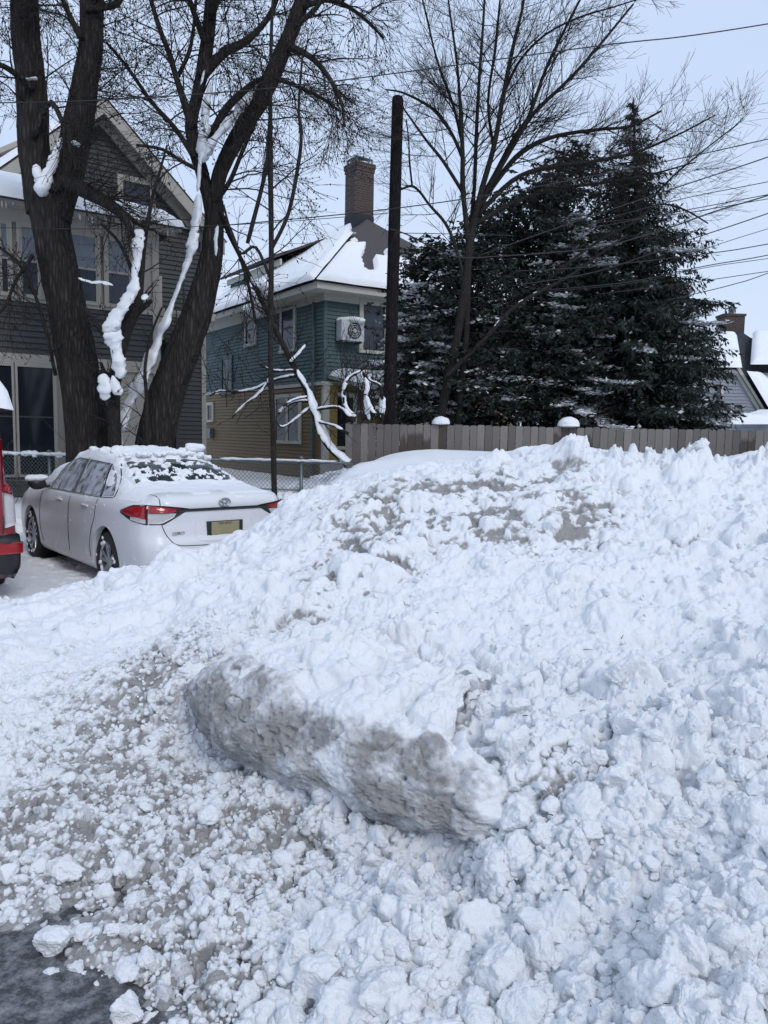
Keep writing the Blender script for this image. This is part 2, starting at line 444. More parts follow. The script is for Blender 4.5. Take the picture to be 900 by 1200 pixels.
# under the packed block
for a in [(240,870,.12),(300,915,.12),(400,955,.12),(500,992,.12),(560,1002,.13),(620,990,.18)]: cz(*a)
for a in [(235,735,4.35),(300,705,4.75),(400,700,4.75),(500,715,4.5),(600,745,4.25),(700,760,4.1),(800,750,4.15),(900,720,4.3),(1010,700,4.4),
          (280,665,5.4),(350,640,5.4),(450,640,5.3),(600,650,5.1),(750,650,5.0),(900,640,5.0),(1020,620,5.1),
          (370,598,5.95),(450,590,5.9),(550,590,5.8),(700,598,5.6),(850,590,5.6),(980,580,5.6),
          (0,698,6.0),(60,694,6.0),(105,688,6.0),(150,662,6.1),(172,648,6.1),(205,645,6.1),(255,638,6.1),(295,628,6.2),(318,600,6.4),(336,582,6.6),(352,574,6.8),(380,570,6.9),
          (-120,700,6.0),(0,730,5.0),(100,725,5.0),(200,705,5.1),
          (470,552,6.5),(540,545,6.6),(600,533,6.7),(650,524,6.7),(680,525,6.7),(725,541,6.6),(800,546,6.6),(860,541,6.4),(910,538,6.4),(1000,528,6.4),(1100,520,6.4),
          (352,586,7.8),(400,553,9.2),(440,538,10.5),(480,532,11.5),(515,537,11.8),(600,538,11.5),(650,531,9.5),(690,524,8.5),
          (430,560,8.5),(520,548,8.6),(600,543,8.6),
          (720,545,8.6),(800,548,8.6),(890,548,8.6),(1000,548,8.6),(740,542,11.5),(850,543,11.5),(960,543,11.5),(730,545,13.9),(860,545,13.9),(1000,545,13.9),(480,533,13.8),(600,537,13.8),(405,549,13.5)]: cy(*a)
for a in [(-5.2,7.4,0),(-4,7.2,0),(-3.2,7.0,.03),(-2.6,6.95,.12),(-1.9,7.3,.25),(-1.2,7.9,.55),(-3,10,0),(-5,10,0),(-6.5,9,.1),(-6,12,.2),(-1.6,11,.15),(-.85,9.4,.8),
          (-2.5,12.5,.2),(9.5,13.8,1.15),(9,8,1.35),(5,6.5,1.42),(-7,7,.2),(-7,5,.4),(-4.5,3.5,.3),(12,12,1.2),(-10,12,.3)]: cw(*a)
ctl = np.array(ctl)
_c2 = .25**2
def _phi(r2): return np.sqrt(r2 + _c2)
n = len(ctl)
A = _phi(((ctl[:, None, :2]-ctl[None, :, :2])**2).sum(-1)) - np.eye(n)*.02
Pm = np.c_[np.ones(n), ctl[:, :2]]
K = np.block([[A, Pm], [Pm.T, np.zeros((3, 3))]])
sol = np.linalg.solve(K, np.r_[ctl[:, 2], 0, 0, 0])
def base_h(x, y):
    x = np.asarray(x, float); s = x.shape; xf = x.ravel(); yf = np.asarray(y, float).ravel(); o = sol[n] + sol[n+1]*xf + sol[n+2]*yf
    for i in range(n): o = o + sol[i]*_phi((xf-ctl[i, 0])**2+(yf-ctl[i, 1])**2)
    return o.reshape(s)
def sstep(a, b, x):
    t = np.clip((x-a)/(b-a), 0, 1); return t*t*(3-2*t)
def rough_mask(x, y):
    """1 on ploughed rubble, 0 on the wind-smoothed drift behind the ridge"""
    m = 1 - sstep(6.5, 7.4, y + .25*fbm(x*1.3, y*1.3, None, 2, 90) - .25*sstep(1.2, 2.2, x))*sstep(-1.0, -.2, x)*.97
    m = m*(1 - .55*np.exp(-(((x+2.6)/1.0)**2 + ((y-4.9)/.7)**2)))
    return m
def dirt_mask(x, y):
    def g(cx, cy_, sx, sy, a=1): return a*np.exp(-(((x-cx)/sx)**2 + ((y-cy_)/sy)**2))
    d = 0*x
    for (px, py, Y, sx, sy, a) in [(430,570,6.2,.7,.3,.6),(590,560,6.3,.6,.3,.6),(400,660,5.2,.35,.45,.75),(455,640,5.3,.35,.4,.75),(560,590,5.85,.8,.45,.95),(670,590,5.8,.4,.5,.95),(480,600,5.8,.5,.35,.8),(640,640,5.3,.4,.3,.5),(350,700,4.6,.3,.3,.6)]:
        p = PY(px, py, Y); d = d + g(p.x, p.y, sx, sy, a)
    for (px, py, z, sx, sy, a) in [(180,900,.15,.55,.55,.85),(110,830,.2,.5,.6,.7),(200,780,.3,.35,.4,.6),(60,960,.1,.7,.35,.85),(300,960,.1,.5,.35,.95),(200,1010,.07,.5,.25,.95),(60,1080,.02,.6,.3,1.1),(150,1180,.0,.4,.3,1.2),(420,1020,.14,.35,.15,.5),(30,1180,-.03,.5,.4,1.3),(650,900,.45,.3,.25,.45),(700,890,.5,.3,.2,.35),(300,1180,.1,.2,.3,.35),(690,840,.55,.5,.1,.4),(840,640,1,.1,.1,0)]:
        p = PZ(px, py, z); d = d + g(p.x, p.y, sx, sy, a)
    p = PY(805, 632, 5.2); d = d + g(p.x, p.y, .12, .1, .5)
    return np.clip(d, 0, 1.25)
def car_carve(x, y, z):
    rx = x-REAR.x; ry = y-REAR.y
    u = rx*CARH.x+ry*CARH.y; v = rx*CARR.x+ry*CARR.y
    m = sstep(-.25, .1, u)*(1-sstep(4.7, 5.2, u))*(1-sstep(.95, 1.35, np.abs(v)))
    rut = .04 + .07*fbm(x*1.6, y*1.6, None, 6, 71, .6) + .8*bumps(x, y, .16, 72, .4) + .8*bumps(x, y, .07, 74, .5)
    z2 = np.where(y > 4.4, np.maximum(z, .0), z)*(1-m) + np.minimum(z, rut)*m
    return z2
NA, NRr = 1050, 1150
az_ = np.radians(np.r_[np.linspace(-66, -33.4, 60), np.linspace(-33, 33, NA-120), np.linspace(33.4, 66, 60)]); rr_ = np.exp(np.linspace(math.log(1.35), math.log(14.6), NRr))
AZ, RR = np.meshgrid(az_, rr_); _ja = np.arange(NA)
X = RR*np.sin(AZ); Yv = RR*np.cos(AZ)
Yv = np.minimum(Yv, 14.05)
Z = base_h(X, Yv); Z = np.where(np.abs(X) > 2.6, np.maximum(Z, .06), Z); Z = np.where(Yv > 4.4, np.maximum(Z, .03+.03*fbm(X*2, Yv*2, None, 3, 70)), Z); Z = car_carve(X, Yv, Z)
def lumps(x, y):
    rm = rough_mask(x, y)
    near = 1 - sstep(3.2, 4.6, y)
    lowleft = np.clip(1 - sstep(-.9, .1, x), 0, 1)*(1-sstep(3.9, 4.6, y))
    asph = np.clip(1 - sstep(.0, .06, base_h(x, y)), 0, 1)
    h = .15*bumps(x, y, .75, 3, .9)*(1-lowleft*.8)
    patch = sstep(-.25, .35, fbm(x*1.7+4, y*1.7, None, 3, 77))
    h += .85*bumps(x, y, .34, 4, .72)*(1-lowleft*.75)*(.45+.55*patch)
    h += .80*bumps(x, y, .17, 5, .7)*(1-lowleft*.4)*(.5+.5*patch)
    h += .80*bumps(x, y, .088, 6, .65)*(.65+.35*near)
    h += .65*bumps(x, y, .044, 7, .6)*(.6+.4*near)
    h += .45*bumps(x, y, .022, 8, .5)*(.15+.85*near)*(.3+.7*lowleft)
    h += .035*fbm(x*3, y*3, None, 5, 20, .55)
    h += .008*fbm(x*14, y*14, None, 4, 30, .6)*(1+near)
    rh = .010*fbm(x*1.2, y*1.2, None, 3, 41)
    rm2 = rm*(1-.8*asph)
    return h*rm2 + rh, rm2
H, RM = lumps(X, Yv)
Z0 = Z
dzx = np.gradient(Z0, axis=1)/np.maximum(np.hypot(np.gradient(X, axis=1), np.gradient(Yv, axis=1)), 1e-6)
dzr = np.gradient(Z0, axis=0)/np.maximum(np.hypot(np.gradient(X, axis=0), np.gradient(Yv, axis=0)), 1e-6)
nx = -(dzx*np.cos(AZ) + dzr*np.sin(AZ)); ny = -(-dzx*np.sin(AZ) + dzr*np.cos(AZ)); nz_ = np.ones_like(nx)
ln = np.sqrt(nx*nx+ny*ny+1); nx /= ln; ny /= ln; nz_ /= ln
Hs = H - .085*RM
XX = X + nx*Hs*.8; YY = Yv + ny*Hs*.8; ZZ = Z0 + nz_*Hs
ZZ = ZZ + .045*fbm(X*4.5, Yv*4.5, None, 5, 75, .6)*(1-sstep(2.9, 3.3, Yv))*(Z0 < .1)
ZZ = np.where(YY > 4.4, np.maximum(ZZ, .015+.02*fbm(X*5, Yv*5, None, 3, 73)), ZZ); ZZ = car_carve(XX, YY, ZZ)
_wx = .09*fbm(XX*6, YY*6, None, 3, 81); _wy = .09*fbm(XX*6, YY*6, None, 3, 82)
# broken clods of the ridge that stand against the fence
for (px, py, Y, wd, hh) in [(748,512,6.45,.11,.12),(768,512,6.45,.05,.07),(733,528,6.5,.06,.05),(805,519,6.3,.10,.14),(826,521,6.3,.05,.10),(850,521,6.3,.05,.11),(880,523,6.3,.05,.10),(899,518,6.3,.05,.13),(920,518,6.3,.10,.10),(690,519,6.6,.12,.05),(700,540,6.4,.2,.04),(835,530,6.2,.20,.06)]:
    p = PY(px, py, Y); q = np.exp(-(((XX-p.x+_wx)/(wd*1.7))**6 + ((YY-p.y+_wy)/(wd*2.2))**6)); ZZ += hh*.85*q*(1+.9*fbm(XX*9, YY*9, None, 4, 5, .65))
DM = dirt_mask(X, Yv)
Hn = (H - H.min())/(np.percentile(H, 98)-H.min())
mot = sstep(-.34, .26, fbm(X*4.6, Yv*4.6, None, 5, 62, .7)+.35*fbm(X*17, Yv*17, None, 3, 63, .7)); upz = sstep(4.3, 4.9, Yv)
def boxblur(a, k):
    for ax in (0, 1):
        c_ = np.cumsum(np.pad(a, [(k+1, k) if q == ax else (0, 0) for q in (0, 1)], 'edge'), axis=ax)
        n_ = a.shape[ax]; a = (np.take(c_, np.arange(2*k+1, 2*k+1+n_), ax) - np.take(c_, np.arange(0, n_), ax))/(2*k+1)
    return a
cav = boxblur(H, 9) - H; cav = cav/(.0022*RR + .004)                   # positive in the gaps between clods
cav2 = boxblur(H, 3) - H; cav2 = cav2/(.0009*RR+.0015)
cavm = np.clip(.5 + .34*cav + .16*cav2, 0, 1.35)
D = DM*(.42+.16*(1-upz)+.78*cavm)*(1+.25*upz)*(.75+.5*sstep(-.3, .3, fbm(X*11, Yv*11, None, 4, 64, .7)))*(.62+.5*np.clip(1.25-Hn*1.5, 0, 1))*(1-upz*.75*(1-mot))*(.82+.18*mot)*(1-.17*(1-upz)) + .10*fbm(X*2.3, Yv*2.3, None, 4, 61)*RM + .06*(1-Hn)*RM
idx = np.arange(NA*NRr).reshape(NRr, NA)
F = np.stack([idx[:-1, :-1], idx[:-1, 1:], idx[1:, 1:], idx[1:, :-1]], -1).reshape(-1, 4)
Vt = np.stack([XX, YY, ZZ], -1).reshape(-1, 3)
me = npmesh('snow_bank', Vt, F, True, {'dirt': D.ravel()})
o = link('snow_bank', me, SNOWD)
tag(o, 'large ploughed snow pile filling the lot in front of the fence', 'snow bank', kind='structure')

def surf(x, y):
    a = math.atan2(x, y); r = math.hypot(x, y)
    i = (math.log(max(r, 1.36))-math.log(1.35))/(math.log(14.6)-math.log(1.35))*(NRr-1); j = np.interp(a, az_, _ja)
    i = int(min(max(i, 0), NRr-1)); j = int(min(max(j, 0), NA-1))
    return ZZ[i, j], D[i, j], RM[i, j]

# ground sheets
def ground():
    t = NT('wet_asphalt'); c = t.coord(); n1 = t.noise(c, 2.5, 4, .6, .5); n2 = t.noise(c, 90, 3); n3 = t.noise(c, 13, 7, .75)
    v = t.n('ShaderNodeTexVoronoi', {'Vector': c, 'Scale': 120.0}).outputs['Distance']
    cc = t.mix(v, (.020, .021, .024), (.055, .056, .062))
    cc = t.mix(t.ramp(n3, [(.44, (0, 0, 0)), (.64, (1, 1, 1))]), cc, (.25, .255, .265))
    ro = t.ramp(n1, [(.35, (.14, .14, .14)), (.65, (.55, .55, .55))])
    asp = t.out(cc, ro, t.bump(t.math('ADD', n2, t.math('MULTIPLY', n3, .8)), .5, .008))
    g = MB(); N = 40
    for i in range(N):
        for j in range(N):
            x0 = -4+i*.2; y0 = -2+j*.125
            g.quad((x0, y0, 0), (x0+.2, y0, 0), (x0+.2, y0+.125, 0), (x0, y0+.125, 0))
    o = g.build('asphalt', asp); o.location.z = -.012
    tag(o, 'wet dark asphalt showing through slush', 'road', kind='structure')
    xs = np.concatenate([-np.geomspace(16, 600, 14)[::-1], np.linspace(-15, 15, 121), np.geomspace(16, 600, 14)])
    ys = np.concatenate([np.array([-300, -60, -12, -4]), np.linspace(-3, 40, 173), np.geomspace(42, 900, 14)])
    gx, gy = np.meshgrid(xs, ys)
    z = -.10 + .40*sstep(12.0, 13.6, gy + .15*(-gx)*0) + .05*fbm(gx*.6, gy*.6, None, 4, 5)
    z = z + .22*np.exp(-(((gx+6.4)/.9)**2+((gy-12.2)/.8)**2))
    ii = np.arange(gx.size).reshape(gx.shape)
    Fq = np.stack([ii[:-1, :-1], ii[:-1, 1:], ii[1:, 1:], ii[1:, :-1]], -1).reshape(-1, 4)
    me = npmesh('snowy_ground', np.stack([gx, gy, z], -1).reshape(-1, 3), Fq)
    tag(link('snowy_ground', me, SNOW), 'snow covered ground reaching away behind the houses', 'ground', kind='structure')
ground()

# packed block with a scraped, undercut face
def packed_block():
    bp = [(236,845),(244,872),(262,893),(300,914),(350,932),(400,948),(440,972),(500,988),(555,997),(590,988),(622,965),(650,940)]
    hs = [.34,.50,.56,.58,.56,.53,.49,.46,.42,.33,.17,.04]
    pts = [PZ(x, y, .10) for x, y in bp]
    # start curls back to the left end
    p0 = pts[0]; pts = [Vector((p0.x+.42, p0.y+.75, .25)), Vector((p0.x+.08, p0.y+.32, .15))] + pts; hs = [.3, .32] + hs
    P = np.array([[p.x, p.y, p.z] for p in pts]); d = np.r_[0, np.cumsum(np.hypot(np.diff(P[:, 0]), np.diff(P[:, 1])))]
    S, T = 560, 300
    s = np.linspace(0, d[-1], S)
    kern = np.hanning(41); kern /= kern.sum()
    def sm(a): return np.convolve(np.pad(a, 20, 'edge'), kern, 'valid')
    bx = sm(np.interp(s, d, P[:, 0])); by = sm(np.interp(s, d, P[:, 1])); bz = sm(np.interp(s, d, P[:, 2])); hh = sm(np.interp(s, d, np.array(hs)))
    tx = np.gradient(bx); ty = np.gradient(by); l = np.hypot(tx, ty); tx /= l; ty /= l
    ox, oy = ty, -tx                                # outward (towards the viewer)
    for _ in range(6): ox = sm(ox); oy = sm(oy)
    l = np.hypot(ox, oy); ox /= l; oy /= l
    prof = np.array([(0,-.45,-.25),(.08,-.10,-.06),(.14,-.03,.0),(.24,.045,.10),(.36,.10,.28),(.48,.10,.50),(.57,.05,.70),(.64,-.03,.86),(.72,-.14,.97),(.82,-.34,1.05),(.91,-.56,1.10),(1.0,-.95,1.0)])
    tt = np.linspace(0, 1, T)
    po = np.interp(tt, prof[:, 0], prof[:, 1]); pz = np.interp(tt, prof[:, 0], prof[:, 2])
    k2 = np.hanning(31); k2 /= k2.sum()
    po = np.convolve(np.pad(po, 15, 'edge'), k2, 'valid'); pz = np.convolve(np.pad(pz, 15, 'edge'), k2, 'valid')
    O, Bx = np.meshgrid(po, bx, indexing='xy'); Zp, By = np.meshgrid(pz, by); _, OX = np.meshgrid(po, ox); _, OY = np.meshgrid(po, oy)
    _, BZ = np.meshgrid(po, bz); _, HH = np.meshgrid(po, hh); TT, SS = np.meshgrid(tt, s)
    HH = HH*(1+.10*fbm(SS*2.2, SS*0, None, 3, 9))
    Xb = Bx + OX*O; Yb = By + OY*O; Zb = BZ + HH*Zp
    # shape the left end so its top rolls down
    dPs = np.stack([np.gradient(Xb, axis=0), np.gradient(Yb, axis=0), np.gradient(Zb, axis=0)], -1)
    dPt = np.stack([np.gradient(Xb, axis=1), np.gradient(Yb, axis=1), np.gradient(Zb, axis=1)], -1)
    N = np.cross(dPs, dPt); N /= np.maximum(np.linalg.norm(N, axis=-1, keepdims=True), 1e-9)
    if N[S//2, int(T*.42)] @ np.array([OX[S//2, 0], OY[S//2, 0], 0]) < 0: N = -N
    face = sstep(.10, .2, TT)*(1-sstep(.58, .70, TT))
    top = sstep(.60, .76, TT)
    n3 = lambda f, sd, o=4: fbm(Xb*f, Yb*f, Zb*f, o, sd, .55)
    right = sstep(2.55, 2.9, SS)
    disp = .05*n3(2.2, 1) + .028*n3(6, 2) + .010*n3(18, 3)*(1+top) + .004*n3(55, 4)
    pits = -.022*np.clip(vnoise(Xb*26, Yb*26, Zb*26, 8)-.42, 0, 1)*2*face - .010*np.clip(vnoise(Xb*60, Yb*60, Zb*60, 9)-.35, 0, 1)*2*face
    U2 = SS; al = np.r_[0, np.cumsum(np.hypot(np.diff(po), np.diff(pz)*.48))]; V2 = np.meshgrid(al, s)[0]
    lump = (.7*bumps(U2, V2, .30, 14, .7)+.55*bumps(U2, V2, .14, 15, .6)+.5*bumps(U2, V2, .07, 16, .6)+.4*bumps(U2, V2, .035, 17, .5))
    disp = disp + pits + (lump-.06)*(top*1.05 + face*(.30+.5*right))
    # cracks
    ck = np.abs(vnoise(Xb*3.1+5, Yb*3.1, Zb*3.1, 31) + .35*vnoise(Xb*9, Yb*9, Zb*9, 32))
    disp -= .016*np.exp(-(ck/.02)**2)*sstep(.05, .3, n3(1.6, 33))
    endf = sstep(0, .35, SS)
    Q = np.stack([Xb, Yb, Zb], -1) + N*disp[..., None]
    Q[..., 2] -= (1-endf)*.10 + .06*sstep(2.72, 3.15, SS)
    Q[..., 2] -= .10*sstep(.93, 1.0, TT)
    wob = .07*n3(3.0, 50)+.09*n3(9.0, 54)
    dirt = .95*sstep(.04, .2, TT)*(1-sstep(.60, .73, TT+1.1*wob))*(1-.55*right*sstep(-.1, .35, n3(2.2, 52)))*(1-.95*sstep(2.84+.25*n3(4, 58), 3.10+.25*n3(4, 58), SS))*(1-.6*np.exp(-((SS-2.22)/.12)**2)*sstep(-.1, .25, n3(5, 57))) + .22*top*sstep(0, .5, n3(2, 51)) + .1
    dirt *= (.80+.55*n3(7, 53, 5)); dirt *= np.clip(1.0 - 9*(disp-np.array([np.convolve(np.pad(q_, 6, 'edge'), np.ones(13)/13, 'valid') for q_ in disp])), .45, 1.3)
    ii = np.arange(S*T).reshape(S, T)
    Fq = np.stack([ii[:-1, :-1], ii[:-1, 1:], ii[1:, 1:], ii[1:, :-1]], -1).reshape(-1, 4)
    me = npmesh('packed_snow_block', Q.reshape(-1, 3), Fq, True, {'dirt': dirt.ravel()})
    tag(link('packed_snow_block', me, SNOWD), 'compacted snow block with a grey gritty scraped face, undercut at its foot', 'snow block')
packed_block()

# loose chunks
def chunk_variants(sub, k, seed):
    V, F = ico(sub); out = []
    r = np.random.default_rng(seed)
    for i in range(k):
        W = V.copy()
        for _ in range(r.integers(4, 9)):           # knock flat facets into it
            nrm = r.normal(size=3); nrm /= np.linalg.norm(nrm); dcut = r.uniform(.5, .85)
            dd = W @ nrm; over = np.maximum(0, dd-dcut); W = W - over[:, None]*nrm*.97
        f = 1 + .42*fbm(V[:, 0]*1.3+i*9, V[:, 1]*1.3, V[:, 2]*1.3, 5, seed+i, .62) + .05*vnoise(V[:, 0]*7+i, V[:, 1]*7, V[:, 2]*7, seed)
        out.append(W*f[:, None]*np.array([1, r.uniform(.7, 1), r.uniform(.6, .9)]))
    return out, F
def scatter(name, count, sub, size_fn, zone_fn, seed, label, k=14):
    var, F = chunk_variants(sub, k, seed); r = np.random.default_rng(seed)
    nv = len(var[0]); Vs = []; Fs = []; Ds = []; c = 0; tries = 0
    while c < count and tries < count*30:
        tries += 1
        a = r.uniform(-R(36), R(36)); rad = math.exp(r.uniform(math.log(1.7), math.log(7.0)))
        x = rad*math.sin(a); y = rad*math.cos(a)
        z, dd, rm = surf(x, y)
        if rm < .5 and z > .3: continue
        p = zone_fn(x, y, z)
        if r.random() > p: continue
        ux = (x-REAR.x)*CARH.x+(y-REAR.y)*CARH.y
        if y > 6.3 and x < -.3: continue
        s = size_fn(r, x, y)
        q = r.normal(size=4); q /= np.linalg.norm(q); w_, x_, y_, z_ = q
        Mx = np.array([[1-2*(y_*y_+z_*z_), 2*(x_*y_-z_*w_), 2*(x_*z_+y_*w_)], [2*(x_*y_+z_*w_), 1-2*(x_*x_+z_*z_), 2*(y_*z_-x_*w_)], [2*(x_*z_-y_*w_), 2*(y_*z_+x_*w_), 1-2*(x_*x_+y_*y_)]])
        W = var[r.integers(k)] @ Mx.T * s
        W = W + np.array([x, y, z + s*r.uniform(-.35, .30)])
        Vs.append(W); Fs.append(F + c*nv); Ds.append(np.full(nv, max(0, min(1.1, dd*r.uniform(.15, .85))))); c += 1
    me = npmesh(name, np.concatenate(Vs), np.concatenate(Fs), True, {'dirt': np.concatenate(Ds)})
    tag(link(name, me, SNOWD), label, 'snow rubble', kind='stuff')
def z_left(x, y, z):
    b = 1 - sstep(-.7, .3, np.array(x + (y-3)*.15)); return float(b*(1-sstep(4.0, 5.0, np.array(y)))) * (.25 if z < .0 else 1) + .04
def z_right(x, y, z):
    return float(sstep(-1.1, -.1, np.array(x)))*float(1-sstep(2.6, 3.5, np.array(y)))*.9 + .10
scatter('fine_snow_rubble', 12000, 1, lambda r, x, y: min(.024, .005+r.exponential(.006)), lambda x, y, z: z_left(x, y, z)+.25*z_right(x, y, z), 101, 'small snow crumbs and ice bits strewn over the pile')
scatter('snow_rubble', 2600, 3, lambda r, x, y: min(.050, .016+r.exponential(.010)), lambda x, y, z: .4*z_left(x, y, z)+z_right(x, y, z), 102, 'fist sized snow lumps strewn over the pile')
scatter('large_snow_rubble', 230, 4, lambda r, x, y: min(.10, .040+r.exponential(.018)), lambda x, y, z: z_right(x, y, z)*(1 if x > -.25 else .03), 103, 'large rough snow clods heaped along the foot of the pile')
def chunk_thing(px, py, wpx, label, seed, dirt=.1, hs=.75):
    p = PZ(px, py, .02); sz = wpx/2*p.y*1.08/FPX
    z, _, _ = surf(p.x, p.y); z = max(z, -.01)
    var, F = chunk_variants(4, 1, seed)
    W = var[0]; W = W/np.abs(W).max(0)*np.array([1, .85, hs])*sz
    me = npmesh('snow_chunk', W, F, True, {'dirt': np.full(len(W), dirt)})
    o = link('snow_chunk', me, SNOWD); o.location = (p.x, p.y, z + sz*hs*.72); o.rotation_euler.z = seed
    tag(o, label, 'snow chunk', 'snow chunks lying at the edge of the asphalt')
for a in [(63,1105,46,'white rounded snow chunk lying left of a smaller one on wet asphalt',3),
          (97,1092,28,'small snow chunk right beside the larger white chunk on slush',4),
          (148,1140,36,'white snow chunk standing above the lowest flat one near the asphalt',5),
          (147,1182,46,'flat white snow chunk lowest at the bottom edge of the photo',6),
          (174,1125,30,'snow chunk leaning behind the standing white chunk',8),
          (80,1030,44,'broad snow chunk resting on grey slush above the asphalt',9),
          (48,1022,26,'small grey white chunk left of the broad one on the slush',10),
          (298,985,26,'lone round white lump on gritty slush below the packed block',12),
          (131,1094,24,'low snow chunk half sunk in slush between the asphalt chunks',13),
          (246,975,34,'white clod in the dirty rubble left of the lone round lump',14),
          (8,1058,20,'tiny white chunk at the left edge of the photo',15),
          (120,1030,26,'clod right of the broad snow chunk on the grey slush',17)]: chunk_thing(*a)

def litter():
    m = MB()
    for k in range(90):
        a = rng.uniform(-R(30), R(30)); rad = math.exp(rng.uniform(math.log(1.9), math.log(6.5))); x = rad*math.sin(a); y = rad*math.cos(a); z = surf(x, y)[0]
        L = rng.uniform(.015, .07); d = Vector((rng.uniform(-1, 1), rng.uniform(-1, 1), rng.uniform(-.1, .3))).normalized(); p = Vector((x, y, z+.006))
        m.tube([p, p+d*L*.5+Vector((0, 0, .003)), p+d*L], [.0022, .0018, .001], 4)
    tag(m.build('twig_litter', M['grass_brown']), 'tiny dark twigs and bits scattered over the snow pile', 'litter', kind='stuff')
litter()
# ================================================================== TREES
def smooth_path(P, W, sub=4):
    out = []; ow = []
    P = [Vector(p) for p in P]
    for i in range(len(P)-1):
        p0 = P[max(i-1, 0)]; p1 = P[i]; p2 = P[i+1]; p3 = P[min(i+2, len(P)-1)]
        for k in range(sub):
            t = k/sub
            out.append(.5*((2*p1)+(p2-p0)*t+(2*p0-5*p1+4*p2-p3)*t*t+(3*p1-p0-3*p2+p3)*t**3)); ow.append(W[i]+(W[i+1]-W[i])*t)
    out.append(P[-1]); ow.append(W[-1]); return out, ow
TW = .75
def px_path(L, Y, dy=0):
    P = []; W = []
    for k, a in enumerate(L):
        yy = Y + dy*k/(len(L)-1) if len(a) < 4 else a[3]
        P.append(PY(a[0], a[1], yy)); W.append(a[2]/2*yy/FPX*TW)
    return smooth_path(P, W)
def rnd_unit(): return Vector((rng.gauss(0, 1), rng.gauss(0, 1), rng.gauss(0, 1))).normalized()
def grow(mb, p, d, r, L, lev, trop=.05, wig=.22, kids=(7, 6, 5), minr=.0030, buds=0, flat=1.0, ang=(28, 60)):
    nseg = max(3, int(L/.16)) if lev else max(3, int(L/.14)); nseg = min(nseg, 12)
    pts = [p.copy()]; dirs = [d.copy()]; c = d.normalized(); q = p.copy()
    for i in range(nseg):
        c = (c + rnd_unit()*wig*.6 + Vector((0, 0, trop))).normalized()
        q = q + c*(L/nseg); pts.append(q.copy()); dirs.append(c.copy())
    rad = [max(minr, r*(1-.72*i/nseg)) for i in range(nseg+1)]
    mb.tube(pts, rad, 6 if r > .03 else (4 if r > .012 else 3), cap=False)
    if buds and lev == 0:
        for i in range(1, nseg+1):
            if rng.random() < buds:
                o = pts[i] + rnd_unit()*.012
                s = rng.uniform(.007, .014)
                mb.add([o+Vector((s, 0, 0)), o+Vector((-s, 0, 0)), o+Vector((0, s, 0)), o+Vector((0, -s, 0)), o+Vector((0, 0, s*1.7)), o+Vector((0, 0, -s*1.7))],
                       [(0, 2, 4), (2, 1, 4), (1, 3, 4), (3, 0, 4), (2, 0, 5), (1, 2, 5), (3, 1, 5), (0, 3, 5)])
    if lev > 0:
        nk = kids[lev-1]; nk = max(1, int(nk*rng.uniform(.7, 1.3)*min(1.6, L/.8)+.5))
        for k in range(nk):
            f = rng.uniform(.18, .98); i = min(nseg-1, int(f*nseg))
            a = R(rng.uniform(*ang)); dd = dirs[i]; ax = dd.cross(rnd_unit()).normalized()
            nd = (Matrix.Rotation(a, 3, ax) @ dd); nd.y *= flat
            grow(mb, pts[i], nd.normalized(), rad[i]*rng.uniform(.42, .66), L*rng.uniform(.42, .72)*(1.15-f*.4), lev-1, trop, wig, kids, minr, buds, flat, ang)
def dress(mb, path, rad, every, L, lev, start=.15, **kw):
    """side branches along a limb"""
    acc = 0; tot = sum((path[i+1]-path[i]).length for i in range(len(path)-1)); s = 0; nxt = tot*start
    for i in range(len(path)-1):
        seg = (path[i+1]-path[i]); s += seg.length
        while s > nxt:
            d = seg.normalized(); ax = d.cross(rnd_unit()).normalized()
            nd = Matrix.Rotation(R(rng.uniform(30, 68)), 3, ax) @ d
            f = nxt/tot
            grow(mb, path[i+1], nd, max(.004, min(rad[i]*.36, .015)), L*rng.uniform(.6, 1.25)*(1.1-.5*f), lev, **kw)
            nxt += every*rng.uniform(.6, 1.4)
def snow_on(mb, path, rad, f0=0, f1=1, thick=1.0, seed=0, gaps=.0, side=Vector((0, 0, 1)), over=.8):
    n_ = len(path); pts = []; rr = []
    i0, i1 = int(f0*(n_-1)), int(f1*(n_-1))
    fine = []
    for i in range(i0, i1):
        st = max(2, int((path[i+1]-path[i]).length/.05))
        for k in range(st): fine.append((path[i].lerp(path[i+1], k/st), rad[i]+(rad[i+1]-rad[i])*k/st, (path[i+1]-path[i]).normalized()))
    def flush():
        nonlocal pts, rr
        if len(pts) > 3:
            m = len(rr); rr = [r*min(1, .25+.5*j, .25+.5*(m-1-j)) for j, r in enumerate(rr)]
            mb.lumpy(pts, rr, seed+len(mb.v) % 37, 16, .58, side.normalized(), .36)
        pts = []; rr = []
    for j, (p, r, t) in enumerate(fine):
        u = side - t*side.dot(t)
        if u.length < .05: u = Vector((-.7, -.7, 0))
        u.normalize()
        nn = float(vnoise(np.array([j*.23+seed*3.1]), np.array([seed*1.7]), None, seed)[0])
        n2 = float(vnoise(np.array([j*.9+seed*3.1]), np.array([seed*2.7]), None, seed)[0])
        if gaps and nn < -1+gaps*2: flush(); continue
        q = r*over*thick*(1+.30*nn+.12*n2)/TW*1.04+.004
        pts.append(p + u*(r*.45) + rnd_unit()*.004); rr.append(max(.006, q))
    flush()
def finish_tree(name, label, loc, parts, group=None):
    root = empty(name, loc); tag(root, label, 'tree', group)
    for (nm, mb, mat, sm_) in parts:
        if mb.v: mb.build(nm, mat, root, smooth=sm_)
    return root

